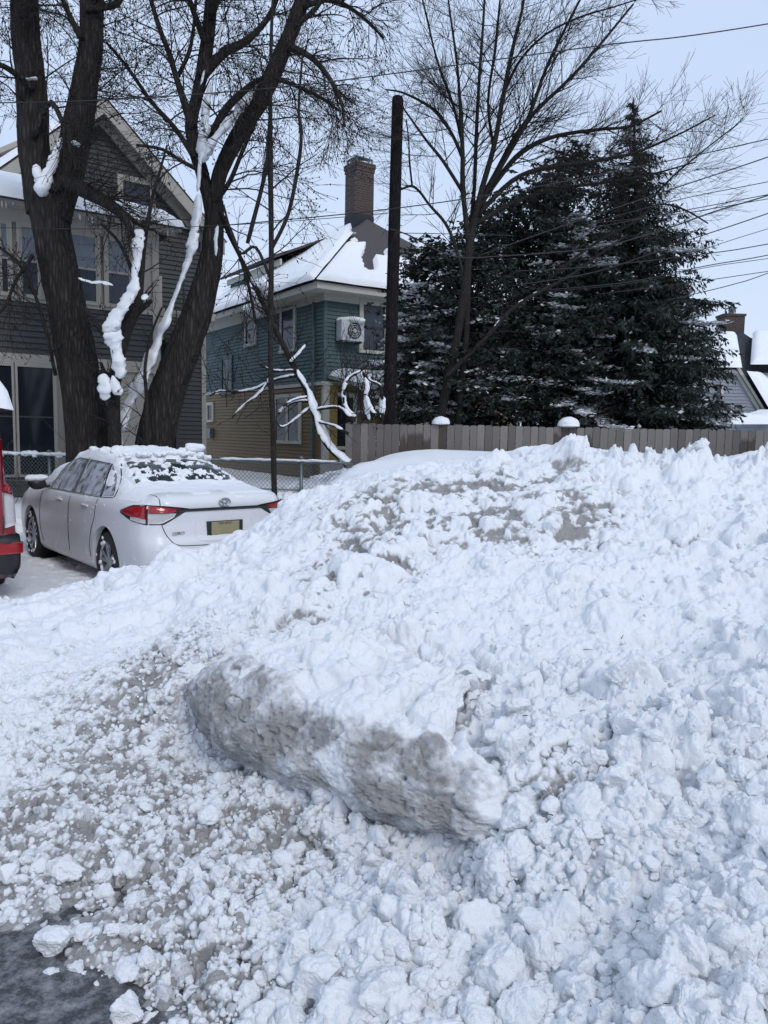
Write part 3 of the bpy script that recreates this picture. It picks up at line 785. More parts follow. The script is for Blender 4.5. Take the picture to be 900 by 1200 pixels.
YM = 13.0
def noisy_trunk(mb, path, rad, seed, n=64):
    """bark-ridged trunk"""
    b = len(mb.v); mb.tube(path, rad, n)
    arr = np.array([list(v) for v in mb.v[b:]]); k = len(path)
    cen = np.repeat(np.array([list(p) for p in path]), n, 0)[:len(arr)]
    dirn = arr-cen; ll = np.linalg.norm(dirn, axis=1, keepdims=True)+1e-9
    nn = fbm(arr[:, 0]*3, arr[:, 1]*3, arr[:, 2]*1.0, 3, seed)*.09 - np.abs(fbm(arr[:, 0]*11, arr[:, 1]*11, arr[:, 2]*1.1, 3, seed+3))*.20
    arr = cen + dirn*(1+nn[:, None])
    for i, v in enumerate(arr): mb.v[b+i] = Vector(v)
def fine_path(L, Y, dy=0, sub=16):
    P = []; W = []
    for k, a in enumerate(L):
        yy = (Y + dy*k/(len(L)-1)) if len(a) < 4 else a[3]
        P.append(PY(a[0], a[1], yy)); W.append(a[2]/2*yy/FPX*TW)
    return smooth_path(P, W, sub)
def maple_left():
    tr, cw_, sn = MB(), MB(), MB()
    T = [(108,575,84),(105,535,72),(99,480,62),(86,400,60),(72,330,56),(60,270,56),(56,228,62),(52,205,40)]
    A1 = [(50,250,46),(41,185,46),(38,130,46),(35,90,44),(30,40,42),(28,-5,40),(20,-80,28),(5,-220,16)]
    A2 = [(64,255,48),(80,200,46),(91,150,43),(100,100,39),(107,50,36),(108,-5,34),(116,-80,28),(150,-220,16)]
    for k, L in enumerate((T, A1, A2)):
        p, r = fine_path(L, YM); noisy_trunk(tr, p, r, k+1)
    limbs = [[(78,212,26),(105,228,18),(130,242,13),(147,258,11),(155,276,10)],
             [(60,222,16),(92,214,10),(130,236,8),(162,262,6),(182,270,4)],
             [(37,105,12),(20,88,9),(0,76,8),(-30,70,6)], [(40,160,10),(60,120,8),(82,170,6),(90,200,5)],
             [(100,10,12),(125,8,10),(140,0,10),(150,-40,8),(170,-100,6)], [(96,45,10),(80,15,8),(66,-25,6),(60,-80,5)],
             [(30,20,12),(-20,-60,9),(-60,-150,7)], [(110,0,12),(150,-80,9),(190,-150,7)], [(38,300,6),(18,330,5),(5,360,5),(-20,380,4)],
             [(65,440,6),(52,380,6),(30,320,5),(0,290,5),(-20,280,4)]]
    for L in limbs:
        p, r = px_path(L, YM-.25, rng.uniform(-1.2, .4)); tr.tube(p, r, 8)
        dress(cw_, p, r, .15, 1.15, 2, trop=-.03, wig=.34, kids=(5, 5), buds=.35)
    for L, e in ((A1, .22), (A2, .20)):
        p, r = px_path(L, YM); dress(cw_, p, r, e, 1.5, 3, start=.2, trop=-.01, wig=.34, kids=(4, 4, 4), buds=.3)
    for (L, a, b, th) in [([(56,226,30),(44,215,20),(40,190,12)], 0, 1, .6), ([(52,232,24),(60,205,20),(68,180,14),(74,160,8)], 0, 1, .7), ([(84,170,10),(95,172,12)], 0, 1, .8), ([(30,95,10),(45,93,14)], 0, 1, .6)]:
        p, r = px_path(L, YM-.32); snow_on(sn, p, r, a, b, th, rng.randint(1, 99), over=.9)
    for L in limbs[:2]:
        p, r = px_path(L, YM-.3); snow_on(sn, p, r, .3, 1, .8, 4, .35)
    finish_tree('maple_tree', 'thick leaning maple with a forked rough trunk, left of the snow-striped one', PY(105, 560, YM)*1, [('trunk', tr, M['bark'], True), ('crown', cw_, M['bark2'], False), ('snow', sn, SNOW, True)])
maple_left()
def maple_right():
    tr, cw_, sn = MB(), MB(), MB()
    T = [(172,575,72),(180,530,62),(190,480,58),(211,420,51),(233,360,44),(246,310,36),(251,268,30),(251,235,29)]
    sc = lambda L, k: [(a[0], a[1], a[2]*k) for a in L]
    B1 = [(250,262,24),(240,215,23),(229,175,25),(224,145,22),(232,108,20),(240,70,24),(245,30,22),(250,-30,20),(256,-140,12)]
    B2 = [(251,256,24),(257,205,25),(284,150,29),(306,115,29),(328,68,27),(350,12,25),(374,-60,20),(410,-180,12)]
    B1 = sc(B1, .86); B2 = sc(B2, .9)
    for k, L in enumerate((T, B1, B2)):
        p, r = fine_path(L, YM); noisy_trunk(tr, p, r, k+11)
    limbs = [[(246,165,14),(262,132,12),(280,112,11),(297,98,8),(310,90,5)],
             [(236,90,16),(262,62,14),(282,52,12),(300,38,9),(320,10,8),(335,-40,6)],
             [(226,150,15),(216,120,11),(207,92,9),(198,62,8),(186,30,7),(172,-20,6),(160,-90,5)],
             [(207,92,7),(222,60,6),(228,20,5),(232,-40,4)],
             [(228,185,9),(205,150,7),(178,120,6),(150,80,5),(125,50,4)],
             [(338,55,12),(356,62,9),(372,74,8),(388,95,7),(400,120,5),(404,148,4)],
             [(355,8,9),(390,0,7),(425,20,5),(450,45,4)], [(345,30,10),(370,10,7),(395,-30,6),(430,-80,5)],
             [(318,90,8),(345,100,6),(372,112,5),(395,128,4)], [(250,238,8),(268,215,7),(285,175,6),(303,133,5),(312,90,4)],
             [(244,205,8),(215,190,6),(190,175,5),(160,170,4)],[(248,20,10),(262,-20,8),(290,-90,6)],[(240,50,10),(222,0,8),(200,-60,6)],
             [(256,245,7),(272,275,6),(290,330,5),(300,380,4)]]
    for i, L in enumerate(limbs):
        p, r = px_path(L, YM-.1, rng.uniform(-1.2, .6)); tr.tube(p, r, 8)
        dress(cw_, p, r, .15, 1.25, 2, trop=-.06, wig=.36, kids=(5, 5), buds=.4)
    for L, e in ((B1, .26), (B2, .22)):
        p, r = px_path(L, YM); dress(cw_, p, r, e, 1.5, 3, start=.25, trop=-.05, wig=.36, kids=(4, 4, 4), buds=.35)
    # bank of snow lying along the upper side of the leaning trunk and in the forks
    left = Vector((-.9, -.6, .5))
    for (L, th, g) in [([(140,530,26),(150,492,34),(168,450,29),(186,408,22),(200,370,18),(214,330,13),(225,302,17),(229,280,23),(233,255,16),(234,225,10)], 1.0, 0),
                    ([(238,190,12),(240,165,18),(243,140,19),(246,115,15),(248,96,7)], 1.0, 0),
                    ([(240,192,14),(252,172,28),(268,150,29),(284,128,21),(296,110,12),(306,88,5)], 1.0, 0),
                    ([(233,225,8),(236,190,8),(240,175,10)], 1, .1), ([(256,62,6),(259,40,7),(262,25,5)], 1, 0), ([(246,112,5),(262,108,5)], 1, 0),
                    ([(254,300,4),(254,280,6),(256,262,4)], 1, 0), ([(236,100,4),(241,80,5)], 1, 0)]:
        p, r = px_path(L, YM-.33); snow_on(sn, p, [x for x in r], 0, 1, th, rng.randint(1, 99), g, left, .98)
    finish_tree('maple_tree', 'leaning maple trunk with a long strip of snow down its side', PY(180, 560, YM)*1, [('trunk', tr, M['bark'], True), ('crown', cw_, M['bark2'], False), ('snow', sn, SNOW, True)])
maple_right()
def stump_stem():
    tr, cw_, sn = MB(), MB(), MB()
    for L in [[(136,560,24),(134,500,20),(134,462,18),(137,430,19),(143,398,22),(158,360,20),(165,345,13)],
              [(163,350,12),(166,320,9),(169,285,8),(177,240,6),(186,205,4),(196,170,3)],
              [(137,415,12),(122,392,9),(110,376,6),(100,360,4)], [(150,378,10),(168,360,9),(178,352,6)],
              [(160,350,5),(155,320,5),(140,285,5),(118,262,4)], [(134,450,9),(124,440,7),(118,425,5)],[(136,500,6),(120,470,5),(117,440,5)],
              [(175,560,8),(172,520,7),(172,470,6),(170,430,5),(178,390,4),(190,360,3)]]:
        p, r = px_path(L, YM-.7); tr.tube(p, r, 9); dress(cw_, p, r, .34, .7, 2, trop=-.02, wig=.34, kids=(3, 4), buds=.2)
    for (L, th, g) in [([(162,268,8),(163,290,14),(160,315,14),(158,338,15),(148,358,18),(134,378,21),(125,392,10)], 1, 0),
                    ([(128,386,14),(135,402,16),(141,425,14),(143,445,10)], 1, 0), ([(132,440,6),(138,460,12),(145,455,6)], 1, .1), ([(120,438,7),(124,455,13),(124,470,8)], 1, 0),
                    ([(166,350,8),(175,348,5)], 1, 0), ([(92,326,3),(106,331,4),(120,331,4),(134,335,3)], 1, 0)]:
        p, r = px_path(L, YM-.95); snow_on(sn, p, r, 0, 1, th, rng.randint(1, 99), g, Vector((-.3, -.8, .6)), .98)
    finish_tree('broken_tree_stem', 'short broken tree stem caked with snow between the two big maples', PY(136, 560, YM-.7)*1, [('trunk', tr, M['bark2'], True), ('branches', cw_, M['bark2'], False), ('snow', sn, SNOW, True)])
stump_stem()
def sapling():
    tr, cw_, sn = MB(), MB(), MB()
    Y = 12.2
    for L in [[(322,590,9),(321,560,9),(320,500,9),(317,420,8),(318,300,8),(317,200,8),(317,120,6),(318,40,5),(322,-40,4),(326,-120,3)],
              [(318,320,7),(290,285,0.1+6),(296,262,7),(308,215,6),(313,187,6),(317,120,4)][1:], [(318,292,6),(338,250,6),(350,190,6),(353,157,5),(350,125,4),(355,60,3)]]:
        p, r = px_path(L, Y); tr.tube(p, r, 8); dress(cw_, p, r, .42, 1.0, 2, start=.3, trop=.03, wig=.3, kids=(3, 3), buds=.15)
    L = [(318,296,5),(305,320,5),(290,355,4),(281,300,3)]
    p, r = px_path([(318,330,5),(300,290,5),(282,297,5),(270,270,4),(262,240,3)], Y); tr.tube(p, r, 6)
    finish_tree('sapling_tree', 'tall thin straight sapling standing in front of the teal house', PY(322, 590, Y)*1, [('trunk', tr, M['bark2'], True), ('crown', cw_, M['bark2'], False)])
sapling()
def leaning():
    tr, cw_, sn = MB(), MB(), MB(); Y = 13.1
    main = [(408,545,13),(398,535,12),(383,519,12),(371,492,11),(361,460,11),(345,430,10),(325,390,8),(302,343,7),(282,302,6),(268,275,5),(258,252,4)]
    subs = [[(346,440,7),(325,444,6),(300,455,5),(278,459,4),(258,458,3),(246,464,2)],[(345,434,5),(322,434,4),(305,428,3)],
            [(362,470,6),(348,470,5),(332,478,4),(326,486,3)],[(364,476,5),(345,492,4),(330,500,4),(322,492,2)],[(360,465,5),(345,468,4),(332,476,3)],
            [(366,480,6),(390,477,6),(403,480,5),(415,494,6)],[(416,490,5),(404,474,5),(404,455,5),(409,443,5),(420,436,4),(432,428,3)],[(370,494,6),(390,498,5),(408,508,5)],
            [(432,493,5),(428,470,5),(430,452,5),(426,438,4)],[(448,493,6),(448,470,6),(445,452,5),(434,446,4),(425,436,3)],[(428,462,4),(436,482,4),(446,485,4)],
            [(320,437,4),(305,460,4),(285,475,3),(272,490,2)],[(340,425,4),(352,412,3),(360,400,2)]]
    p, r = px_path(main, Y); tr.tube(p, r, 9); dress(cw_, p, r, .30, .9, 2, start=.25, trop=.0, wig=.3, kids=(3, 4), buds=.1)
    p, r = px_path(main, Y-.05); snow_on(sn, p, r, .02, .50, 1.15, 3, 0, Vector((.5, -.4, .8)), .85); snow_on(sn, p, r, .6, .9, .9, 5, .6)
    for k, L in enumerate(subs):
        p, r = px_path(L, Y-.05, rng.uniform(-.4, .2)); tr.tube(p, r, 6); snow_on(sn, p, r, 0, .93, 1.2, k+20, .12); dress(cw_, p, r, .2, .5, 1, trop=.03, wig=.3, kids=(4,), buds=.1)
    # a bushy tangle against the wall
    for k in range(16):
        a = PY(rng.uniform(395, 450), 492, Y+.8+rng.random()*1.5); grow(cw_, a, (Vector((rng.uniform(-.5, .5), rng.uniform(-.3, .3), 1))).normalized(), .012, rng.uniform(.9, 1.9), 2, .04, .2, (3, 3))
    for k in range(12):
        a = PY(rng.uniform(246, 300), rng.uniform(440, 500), Y+2+rng.random()); grow(cw_, a, (Vector((rng.uniform(-1, 1), -.3, rng.uniform(.1, 1)))).normalized(), .009, rng.uniform(.8, 1.5), 2, .02, .25, (3, 3), buds=.1)
    finish_tree('leaning_tree', 'slender leaning tree with snow-laden low branches at the left end of the picket fence', PY(410, 545, Y)*1, [('trunk', tr, M['bark2'], True), ('crown', cw_, M['bark2'], False), ('snow', sn, SNOW, True)])
leaning()
def fan_tree():
    tr, cw_, sn = MB(), MB(), MB(); Y = 15.8
    mains = [[(514,505,15),(520,470,14),(531,420,13),(540,370,13),(547,320,13),(551,280,13),(556,255,11)],[(536,505,9),(541,450,9),(546,400,9),(548,350,9),(550,300,7)]]
    limbs = [[(549,285,9),(545,250,8),(542,215,8),(542,180,7),(540,140,6),(536,80,4),(528,20,3),(520,-40,2)],
             [(552,262,7),(556,215,6),(558,160,6),(561,100,5),(566,30,4),(570,-40,3)],
             [(555,258,10),(565,220,9),(579,170,8),(590,110,7),(600,60,6),(612,10,4),(622,-50,3)],
             [(560,240,9),(580,205,8),(604,160,7),(630,128,6),(668,92,5),(705,50,4),(742,5,3)],
             [(562,238,8),(590,190,7),(618,140,6),(640,80,5),(664,30,4),(690,-20,3)],
             [(556,250,9),(585,208,8),(612,178,8),(650,160,6),(700,152,5),(738,148,4),(775,130,3)],
             [(560,252,8),(600,212,7),(640,196,6),(690,190,5),(740,180,4),(790,160,3),(838,135,2)],
             [(558,262,7),(600,238,6),(650,222,5),(700,215,4),(760,205,3),(815,190,2)],
             [(544,190,6),(530,158,5),(512,132,5),(492,118,4),(470,108,3),(452,105,2)],
             [(545,230,6),(520,190,5),(500,165,4),(482,140,3),(468,120,2)],
             [(542,170,5),(530,120,4),(512,70,3),(500,20,3),(488,-30,2)],
             [(592,105,5),(610,70,4),(640,40,3),(680,20,3),(720,8,2),(760,-5,2)],
             [(578,172,5),(572,120,4),(580,60,4),(586,0,3)],
             [(545,330,6),(534,290,5),(522,262,5),(503,240,4),(492,225,4),(482,218,4),(470,222,3),(460,224,2)],
             [(483,218,3),(480,190,3),(479,165,2),(476,140,2)],
             [(640,330,5),(690,290,4),(740,262,4),(770,240,3),(800,245,3),(830,262,2)],[(735,265,3),(780,215,3),(820,180,2),(865,145,2)]]
    for L in mains:
        p, r = px_path(L, Y); tr.tube(p, r, 10)
    for k, L in enumerate(limbs):
        p, r = px_path(L, Y, rng.uniform(-2.2, 1.2)); tr.tube(p, r, 7)
        dress(cw_, p, r, .16, 1.35, 2, start=.22, trop=.05, wig=.15, kids=(4, 5), minr=.0026, ang=(18, 44), flat=.6)
    L = [(522,442,7),(545,420,7),(575,390,7),(600,362,7),(632,342,6),(665,325,5),(700,300,4),(735,275,3)]
    p, r = px_path(L, Y-.3); tr.tube(p, r, 7); snow_on(sn, p, r, .05, .62, .5, 9, .3); dress(cw_, p, r, .3, .8, 2, trop=.03, wig=.2, kids=(3, 3))
    finish_tree('bare_tree', 'multi-stemmed bare tree fanning out fine twigs behind the picket fence', PY(515, 505, Y)*1, [('trunk', tr, M['bark2'], True), ('crown', cw_, M['bark2'], False), ('snow', sn, SNOW, True)])
fan_tree()

# ---- evergreens
def cards(P, Dv, Ln, Wd, seed, flat=False):
    """P roots, Dv unit directions -> diamond leaves"""
    r = np.random.default_rng(seed); n_ = len(P)
    q = r.normal(size=(n_, 3))*(.35 if flat else 1) + np.array([0, 0, 1.0 if flat else 0]); s = np.cross(Dv, q); s /= np.linalg.norm(s, axis=1, keepdims=True)+1e-9
    nrm = np.cross(Dv, s)
    a = P; b = P + Dv*(Ln*.5)[:, None] + s*(Wd*.5)[:, None]; c = P + Dv*Ln[:, None] - nrm*(Ln*.12)[:, None]; d = P + Dv*(Ln*.5)[:, None] - s*(Wd*.5)[:, None]
    V = np.stack([a, b, c, d], 1).reshape(-1, 3)
    i = np.arange(n_)*4
    F = np.stack([i, i+1, i+2, i+3], 1)
    return V, F, np.repeat(r.random(n_), 4)
def spruce(px, base_y, top_y, Y, R0, seed, label, snow=.25, dens=1.0, droop=.35, prof=1.0, name='spruce_tree', step=.15, cap=9.0):
    r = np.random.default_rng(seed); base = PY(px, base_y, Y); top = PY(px, top_y, Y); base.z = .1; Hh = top.z-.1
    root = empty(name, base); tag(root, label, 'tree', 'evergreens behind the picket fence')
    tr = MB(); tr.tube([base, base+Vector((0, 0, Hh*.5)), Vector((top.x, top.y, top.z))], [.02*Hh+.02, .012*Hh, .012], 9)
    Sp = []; br = MB(); Ps = []; Ds = []; Ls = []; Ws = []
    z = .35
    while z < Hh-.08:
        f = z/Hh
        Rz = min(cap, R0*(1-f)**prof)*(.86+.28*r.random()); bx_ = base.x+(top.x-base.x)*f
        Rz = max(Rz, .05)
        nb = int(max(5, (6+6*(1-f))*dens))
        for k in range(nb):
            th = r.uniform(0, 2*math.pi); L = Rz*r.uniform(.62, 1.22)
            dirh = np.array([math.cos(th), math.sin(th), 0])
            m = max(5, int(L/.09)); t = np.linspace(0, 1, m)
            rise = .35*f
            path = np.array([bx_, base.y, base.z+z]) + dirh*(t*L)[:, None] + np.array([0, 0, 1])*((rise*t - droop*t**1.3 + .32*droop*np.maximum(0, t-.6)*2)*L)[:, None]
            path += np.cumsum(r.normal(0, .012, path.shape), 0)
            br.tube([Vector(q) for q in path[::2]], [max(.004, .018*(1-u)) for u in t[::2]], 4, False)
            side = np.cross(dirh, [0, 0, 1])
            # twigs left, right and hanging; each carries needle cards
            for j in range(1, m):
                tw = max(.03, .34*L*(1-t[j]*.75)*r.uniform(.6, 1.2))*.55
                for sgn in (-1, 1, 0):
                    dv = (side*sgn*.9 + dirh*.55 + np.array([0, 0, -.30 - (.9 if sgn == 0 else 0)*r.random() + .1])) + r.normal(0, .18, 3); dv /= np.linalg.norm(dv)
                    nc = max(2, int(tw/.045*dens))
                    u = np.linspace(.05, 1, nc)
                    P = path[j] + dv*(u*tw)[:, None] + np.array([0, 0, -1])*(u**2*tw*.35)[:, None]
                    dd = dv + r.normal(0, .45, (nc, 3)) + np.array([0, 0, -.35]); dd /= np.linalg.norm(dd, axis=1, keepdims=True)
                    Ps.append(P); Ds.append(dd); sc_ = min(1, .35+L*.9); Ls.append(r.uniform(.09, .18, nc)*sc_); Ws.append(r.uniform(.032, .058, nc)*sc_)
            cl = float(vnoise(np.array([th*1.3+seed]), np.array([z*.9]), None, seed)[0])
            if r.random() < (snow + (.35 if z < 2.6 else 0))*(.55+1.3*cl):
                q = path[int(r.uniform(.2, .5)*m):]
                for pt in q:
                    ns = int(r.integers(10, 26)); Sp.append(pt + r.normal(0, 1, (ns, 3))*np.array([.085, .085, .014]) + np.array([0, 0, .05]))
        z += step*(1.15-.4*f)*r.uniform(.8, 1.2)
    V, F, tn = cards(np.concatenate(Ps), np.concatenate(Ds), np.concatenate(Ls), np.concatenate(Ws), seed)
    me = npmesh('crown', V, F, False, {'tint': tn}); link('crown', me, M['spruce'], root, world=True)
    PP = np.concatenate(Ps); DD = np.concatenate(Ds); pick = (r.random(len(PP)) < .07+.16*snow) & (fbm(PP[:, 0]*2.2, PP[:, 1]*2.2, PP[:, 2]*4.0, 3, seed) > .16-.26*snow + .05*(PP[:, 2]-3))
    Dn = DD[pick].copy(); Dn[:, 2] = np.abs(Dn[:, 2])*.2; Dn /= np.linalg.norm(Dn, axis=1, keepdims=True); Vd, Fd, td = cards(PP[pick]+np.array([0, 0, .03]), Dn, r.uniform(.07, .15, pick.sum()), r.uniform(.045, .09, pick.sum()), seed+1, True)
    if Sp:
        Sp = np.concatenate(Sp); a = r.uniform(0, 6.28, len(Sp)); d2 = np.stack([np.cos(a), np.sin(a), r.normal(-.12, .15, len(Sp))], 1); d2 /= np.linalg.norm(d2, axis=1, keepdims=True)
        V2, F2, _ = cards(Sp, d2, r.uniform(.07, .14, len(Sp)), r.uniform(.05, .10, len(Sp)), seed+2, True); Fd = np.concatenate([Fd, F2+len(Vd)]); Vd = np.concatenate([Vd, V2])
    link('snow_dusting', npmesh('snow_dusting', Vd, Fd, False), SNOW, root, world=True)
    tr.build('trunk', M['bark2'], root, True); b_ = br.build('branches', M['bark2'], root, True)
    print(label, len(V)//4)
spruce(742, 510, 114, 18.0, 3.9, 5, 'tallest dark pointed spruce at the right of the evergreen group', .10, 1.25, .42, 1.0, cap=2.05)
spruce(680, 510, 250, 17.2, 1.9, 6, 'broad dark fir dusted with snow just left of the tallest spruce', .6, 1.0, .4, .5, step=.19)
spruce(494, 510, 330, 17.0, 1.5, 8, 'low snow-laden fir beside the bare wooden pole', 1.0, 1.1, .6, .5)
spruce(800, 510, 330, 18.8, 1.25, 9, 'short dark fir at the right foot of the tallest spruce', .15, 1.2, .35, .6)
def broadleaf(px, top_y, Y, Rc, seed, label, nclump=150, snow=.2, zlo=.6):
    r = np.random.default_rng(seed); base = PY(px, 505, Y); base.z = .1; top = PY(px, top_y, Y); Hh = top.z
    root = empty('evergreen_tree', base); tag(root, label, 'tree', 'evergreens behind the picket fence')
    tr = MB(); Sp = []; Ps = []; Ds = []; Ls = []; Ws = []
    for k in range(4):
        a = base + Vector((rng.uniform(-.2, .2), rng.uniform(-.2, .2), 0)); tr.tube([a, a+Vector((rng.uniform(-.3, .3), 0, Hh*.4)), a+Vector((rng.uniform(-.8, .8), rng.uniform(-.5, .5), Hh*.85))], [.09, .06, .02], 7)
    for k in range(nclump):
        f = r.random()**.8; z = zlo + f*(Hh-zlo-.1)
        rz = Rc*math.sqrt(max(.02, 1-((z-Hh*.40)/(Hh*.62))**2))
        th = r.uniform(0, 2*math.pi); q = rz*r.uniform(.35, 1.05)
        c = np.array([base.x+q*math.cos(th), base.y+q*math.sin(th), z])
        tr.tube([Vector((base.x, base.y, max(.3, z-q*.7))), Vector(c*.5+np.array([base.x, base.y, z-q*.2])*.5), Vector(c)], [.03, .02, .008], 4, False)
        nr = 36; cs = r.uniform(.18, .34)
        rc = c + r.normal(0, 1, (nr, 3))*np.array([cs, cs, cs*.65])
        nl = 8
        P = np.repeat(rc, nl, 0); a = r.uniform(0, 2*math.pi, nr*nl); e = r.normal(-.35, .45, nr*nl)
        dd = np.stack([np.cos(a)*np.cos(e), np.sin(a)*np.cos(e), np.sin(e)], 1)
        Ps.append(P); Ds.append(dd); Ls.append(r.uniform(.09, .15, nr*nl)); Ws.append(r.uniform(.035, .055, nr*nl))
        if r.random() < snow:
            ns = int(r.integers(30, 90)); Sp.append(c + r.normal(0, 1, (ns, 3))*np.array([cs*.8, cs*.8, .035]) + np.array([0, 0, cs*.55]))
    V, F, tn = cards(np.concatenate(Ps), np.concatenate(Ds), np.concatenate(Ls), np.concatenate(Ws), seed)
    link('crown', npmesh('crown', V, F, False, {'tint': tn}), M['leaf'], root, world=True)
    tr.build('trunk', M['bark2'], root, True)
    Sp = np.concatenate(Sp); a = r.uniform(0, 6.28, len(Sp)); dd = np.stack([np.cos(a), np.sin(a), r.normal(-.15, .15, len(Sp))], 1); dd /= np.linalg.norm(dd, axis=1, keepdims=True)
    Vd, Fd, td = cards(Sp, dd, r.uniform(.08, .15, len(Sp)), r.uniform(.05, .10, len(Sp)), seed+1, True); link('snow_dusting', npmesh('snow_dusting', Vd, Fd, False), SNOW, root, world=True)
broadleaf(612, 212, 17.6, 1.75, 21, 'broad-leaved evergreen in the middle of the group behind the bare tree', 125, .25)
broadleaf(655, 180, 18.4, 1.2, 22, 'narrow broad-leaved evergreen with two small tips left of the tallest spruce', 90, .1)
broadleaf(545, 285, 16.9, 1.35, 23, 'rounded broad-leaved evergreen right behind the bare tree trunks', 84, .45, .4)
broadleaf(496, 292, 18.2, .8, 24, 'small dense broad-leaved evergreen close to the wooden pole', 48, .3, 2.6)

# ================================================================== WOODEN FENCE, POLE, WIRES
FY = 14.2
def wooden_fence():
    root = empty('wooden_fence', (2, FY, 0)); tag(root, 'weathered grey picket fence standing above the snow pile', 'fence')
    x = PY(405, 497, FY).x; m = MB(); wet = []
    x1 = 12.0; i = 0
    while x < x1:
        wd = rng.uniform(.128, .142); top = 1.885 + rng.uniform(-.012, .012) + (.0); m.tint = rng.random()
        c = .02; yj = rng.uniform(-.004, .004); px_ = (x+wd/2)/FY*900+450
        amp = max(math.exp(-((px_-485)/26)**2)*1.0, math.exp(-((px_-517)/7)**2)*1.2, math.exp(-((px_-662)/20)**2)*1.5, math.exp(-((px_-575)/55)**2)*.5, math.exp(-((px_-640)/30)**2)*.5, math.exp(-((px_-873)/7)**2)*1.4, math.exp(-((px_-690)/8)**2)*1.0)
        zz = [.3, 1.2, 1.34, 1.45, 1.56, 1.68, top-c, top]; ins = [0]*7+[c]
        for yy in (FY+yj, FY+yj+.018):
            vs = []; 
            for z, q in zip(zz, ins): vs += [Vector((x+q, yy, z)), Vector((x+wd-q, yy, z))]; wet += [min(1.2, amp*(1.35-max(0, z-1.40)*(2.0 if amp < 1.15 else .9)))]*2
            m.add(vs, [(2*k, 2*k+1, 2*k+3, 2*k+2) for k in range(7)])
        n0 = len(m.v)-32; m.f += [(n0+2*k, n0+2*k+2, n0+16+2*k+2, n0+16+2*k) for k in range(7)]+[(n0+2*k+1, n0+16+2*k+1, n0+16+2*k+3, n0+2*k+3) for k in range(7)]+[(n0+14, n0+15, n0+31, n0+30)]
        x += wd + rng.uniform(.004, .012); i += 1
    o = m.build('pickets', M['fence'], root)
    at = o.data.attributes.new('wet', 'FLOAT', 'POINT'); at.data.foreach_set('value', np.array(wet, np.float32))
    rl = MB()
    for z in (.6, 1.15, 1.72): rl.box(PY(405, 497, FY).x, x1, FY+.022, FY+.062, z, z+.085)
    rl.build('rail', M['fence'], root)
    for px_ in (408, 515, 668, 832, 985):
        p = PY(px_, 497, FY); q = MB(); q.box(p.x-.045, p.x+.045, FY+.064, FY+.155, .1, 1.90); q.build('post', M['fence'], root)
    for px_, wpx, lb in ((517, 19, 'small round snow cap on the fence beside the bare tree trunks'), (667, 24, 'larger rounded snow cap on the fence below the dark evergreens')):
        p = PY(px_, 497, FY); b = MB(); rr = wpx/2*FY/FPX
        V, F = ico(4); W = V.copy(); W[:, 2] = np.where(W[:, 2] < 0, W[:, 2]*.12, W[:, 2]*.82)
        W *= (1+.12*fbm(V[:, 0]*1.6+px_, V[:, 1]*1.6, V[:, 2]*1.6, 3, 4))[:, None]*rr*1.1
        oo = link('snow_cap', npmesh('snow_cap', W+np.array([p.x, FY+.06, 1.905]), F), SNOW, root, world=True); oo['label'] = lb
wooden_fence()
def pole():
    Y = 15.0; b = PY(456, 497, Y); t_ = PY(466, 117, Y)
    t_.x = b.x + (t_.x-b.x); d = (t_-b).normalized(); foot = b - d*((b.z+.2)/d.z)
    root = empty('utility_pole', foot); tag(root, 'bare dark wooden pole without crossarms rising behind the fence', 'pole')
    m = MB(); rp_ = 7.0*Y/FPX
    pts = [foot.lerp(t_, k/14) for k in range(15)]
    m.tube(pts, [rp_*(1.14-.22*k/14) for k in range(15)], 20)
    m.build('shaft', M['polewood'], root, False)
    c = MB(); c.tube([t_-d*.02, t_+d*.05, t_+d*.075], [rp_*.93, rp_*.8, rp_*.35], 20); c.build('top', M['polewood'], root, False)
    h = MB()
    for z in (.36, .42, .47):
        q = foot.lerp(t_, z+.25); h.tube([q+Vector((-rp_-.03, -.02, 0)), q+Vector((rp_+.03, -.02, .0))], .008, 6)
    h.build('bolt', M['black_iron'], root)
pole()
